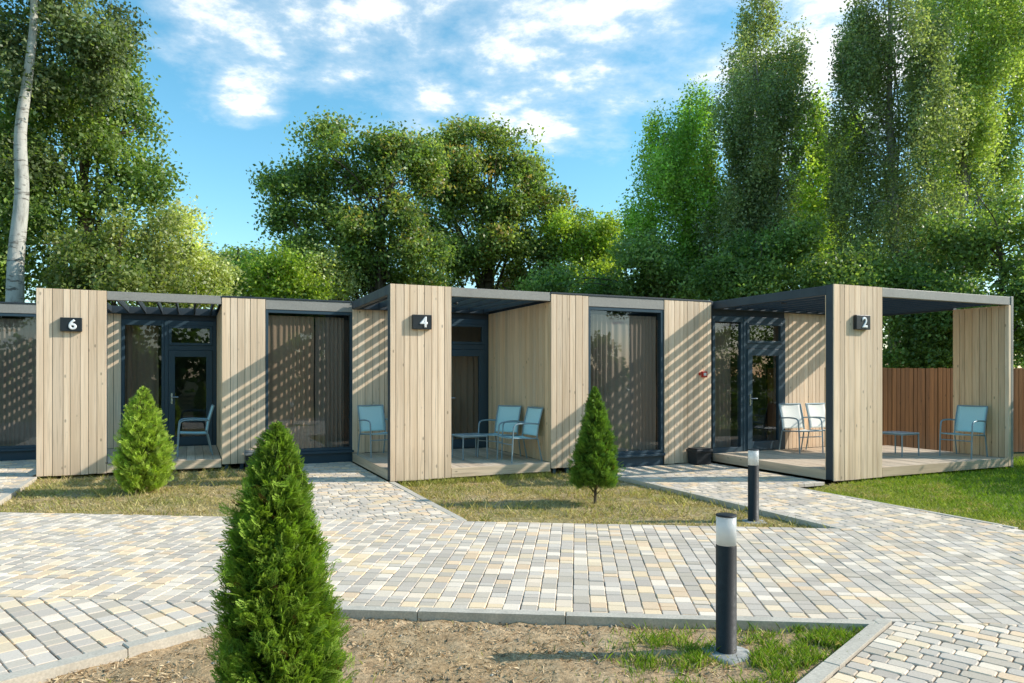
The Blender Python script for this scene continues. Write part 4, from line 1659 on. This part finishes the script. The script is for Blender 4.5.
# ------------------------------------------------------------------ grass and litter
def in_poly(pts, poly):
    poly = ccw(poly)
    ok = np.ones(len(pts), bool)
    for i in range(len(poly)):
        a, b = poly[i], poly[(i + 1) % len(poly)]
        ok &= ((b[0] - a[0]) * (pts[:, 1] - a[1]) - (b[1] - a[1]) * (pts[:, 0] - a[0])) >= 0
    return ok


def scatter(poly, n, seed, dens=None):
    r2 = np.random.default_rng(seed)
    P = np.array([tuple(p) for p in poly], float)
    lo, hi = P.min(0), P.max(0)
    out = np.zeros((0, 2))
    while len(out) < n:
        q = r2.random((n * 2, 2)) * (hi - lo) + lo
        q = q[in_poly(q, poly)]
        if dens is not None:
            q = q[r2.random(len(q)) < dens(q)]
        q = q[(q[:, 1] > 2.0) & (np.abs(q[:, 0]) < 0.76 * q[:, 1] + 0.8)]
        out = np.vstack([out, q])
    return out[:n]


def patches(q, freq, seed, lo=0.45, hi=0.62):
    v = np.array([noise.fractal(Vector((x * freq, y * freq, seed)), 1.0, 2.0, 4) for x, y in q]) * 0.5 + 0.5
    return np.clip((v - lo) / (hi - lo), 0, 1)


def blades(name, label, q, z, h, w_, ca, cb, seed, lean=0.6, flat=0.0, mat='grass'):
    r2 = np.random.default_rng(seed)
    n = len(q)
    hh = h * r2.uniform(0.4, 1.4, n)
    an = r2.random(n) * 2 * PI
    ln = hh * lean * r2.uniform(0.2, 1.4, n)
    s = np.stack([-np.sin(an), np.cos(an)], 1) * (w_ * r2.uniform(0.6, 1.3, n))[:, None]
    b = np.concatenate([q, np.full((n, 1), z)], 1)
    tip = b.copy()
    a2 = r2.random(n) * 2 * PI
    tip[:, 0] += np.cos(a2) * ln
    tip[:, 1] += np.sin(a2) * ln
    tip[:, 2] += hh * (1 - flat)
    mid = (b + tip) / 2
    mid[:, 2] += hh * 0.12
    V = np.stack([np.concatenate([q - s, np.full((n, 1), z - 0.004)], 1), np.concatenate([q + s, np.full((n, 1), z - 0.004)], 1),
                  mid + np.concatenate([s * 0.7, np.zeros((n, 1))], 1), tip], 1)
    t = np.clip(r2.normal(0.5, 0.3, n), 0, 1)[:, None]
    C = (np.array(ca) * (1 - t) + np.array(cb) * t) * r2.uniform(0.75, 1.25, n)[:, None]
    o = quads_obj(name, M[mat], V, C)
    tag(o, label, 'grass', kind='stuff')
    return o


STRAW = ((0.44, 0.335, 0.16), (0.74, 0.60, 0.34))
GREEN = ((0.12, 0.22, 0.018), (0.34, 0.46, 0.05))
OLIVE = ((0.22, 0.24, 0.05), (0.46, 0.44, 0.14))
for nm, lw, sd in (('6', L6, 1), ('4', L4, 2)):
    q = scatter(lw, 24000, 100 + sd, lambda p: 0.05 + 0.95 * patches(p, 3.0, 1.0 + sd, 0.43, 0.58))
    z = -0.055 if nm == '6' else -0.066
    lab = 'dry straw coloured turf in front of cabin ' + nm
    blades('grass', lab, q, z, 0.030, 0.0042, *STRAW, seed=sd, lean=1.3)
    q = scatter(lw, 5000, 110 + sd, lambda p: patches(p, 1.3, 4.0 + sd))
    blades('grass', 'olive green tufts among the dry turf of cabin ' + nm, q, z, 0.040, 0.0042, *OLIVE, seed=sd + 10, lean=0.9)
    q = scatter(lw, 3800, 170 + sd)
    blades('dry_litter', 'brown leaf bits and dead stalks lying on the turf of cabin ' + nm, q, z, 0.03, 0.007, (0.24, 0.15, 0.07), (0.62, 0.47, 0.25), seed=sd + 50, lean=1.5, flat=0.5, mat='litter')
    q = scatter(lw, 1500, 180 + sd, lambda p: patches(p, 2.0, 14.0 + sd, 0.50, 0.62))
    blades('grass', 'taller uncut stalks in clumps on the turf of cabin ' + nm, q, z, 0.085, 0.005, (0.30, 0.30, 0.08), (0.62, 0.52, 0.24), seed=sd + 60, lean=0.8)
    # the ragged edge beside the deck
ed = [np.array(W(P4, 0.15, -0.25)), np.array(W(P4, 2.7, -0.30)), np.array(W(P4, 2.7, 0.05)), np.array(W(P4, 0.15, 0.0))]
blades('grass', 'ragged green grass along the deck edge of cabin 4', scatter(ed, 1800, 130), -0.06, 0.07, 0.004, *OLIVE, seed=21, lean=0.7)
q = scatter(GR, 30000, 140)
blades('grass', 'lush green lawn below the deck of cabin 2', q, -0.05, 0.055, 0.005, *GREEN, seed=31, lean=0.8)
q = scatter(GR2, 14000, 141)
blades('grass', 'green lawn tongue beside the panel numbered 2', q, -0.045, 0.040, 0.0045, (0.22, 0.29, 0.035), (0.48, 0.50, 0.11), seed=32, lean=0.9)
q = scatter(GR2, 5000, 142, lambda p: patches(p, 1.6, 9.0))
blades('grass', 'straw coloured patches in the lawn tongue', q, -0.045, 0.04, 0.004, *STRAW, seed=33, lean=1.0)

BED = [tuple(KA), tuple(KB), tuple(KB + KD * 3.2), tuple(KA + KD * 3.2)]


def bed_green(p):
    d1 = np.exp(-(((p[:, 0] - 2.0) / 0.40) ** 2 + ((p[:, 1] - 4.42) / 0.20) ** 2))
    d2 = 0.55 * np.exp(-(((p[:, 0] - 1.60) / 0.28) ** 2 + ((p[:, 1] - 4.15) / 0.20) ** 2))
    d3 = 0.35 * np.exp(-(((p[:, 0] - 1.0) / 0.28) ** 2 + ((p[:, 1] - 4.2) / 0.30) ** 2))
    d4 = 0.25 * np.exp(-(((p[:, 0] - 1.2) / 0.40) ** 2 + ((p[:, 1] - 3.85) / 0.20) ** 2))
    return np.clip(np.maximum(np.maximum(d1, d2), np.maximum(d3, d4)) * (0.04 + 0.96 * patches(p, 5.0, 2.0, 0.47, 0.58)), 0, 1)


q = scatter(BED, 6500, 150, bed_green)
blades('grass', 'fresh green grass tufts around the bollard in the soil bed', q, -0.06, 0.052, 0.0024, *GREEN, seed=41, lean=0.7)
q = scatter(BED, 1500, 151, bed_green)
blades('grass', 'yellowed grass among the tufts around the bollard', q, -0.06, 0.045, 0.0028, *STRAW, seed=42, lean=1.0)
q = scatter(BED, 13000, 152, lambda p: 0.25 + 0.75 * patches(p, 2.2, 7.0, 0.42, 0.6))
blades('dry_litter', 'dry straw and leaf litter on the soil bed', q, -0.056, 0.022, 0.0045, (0.38, 0.26, 0.14), (0.68, 0.53, 0.33), seed=43, lean=1.7, flat=0.45, mat='litter')
q = scatter(BED, 240, 153)
blades('grass', 'sparse weeds scattered over the soil bed', q, -0.058, 0.05, 0.004, *OLIVE, seed=44, lean=1.0)

# clods and pebbles on the bed
cl_ = MB()
rr = random.Random(9)
for x, y in scatter(BED, 1100, 160):
    s = rr.choice([0.005, 0.007, 0.009, 0.009, 0.013, 0.018])
    vs = []
    for (a, b, c) in ((1, 0, 0), (-1, 0, 0), (0, 1, 0), (0, -1, 0), (0, 0, 1), (0, 0, -1)):
        k = s * rr.uniform(0.6, 1.3)
        vs.append((x + a * k, y + b * k, -0.056 + c * k * 0.7))
    g_ = rr.uniform(0.7, 1.25)
    cl_.add(vs, [(0, 2, 4), (2, 1, 4), (1, 3, 4), (3, 0, 4), (2, 0, 5), (1, 2, 5), (3, 1, 5), (0, 3, 5)],
            tuple(g_ * c for c in rr.choice([(0.30, 0.24, 0.17), (0.22, 0.16, 0.10), (0.42, 0.38, 0.31)])))
tag(cl_.build('soil_clods', M['litter']), 'small clods and pebbles lying on the soil bed', 'pebbles', kind='stuff')
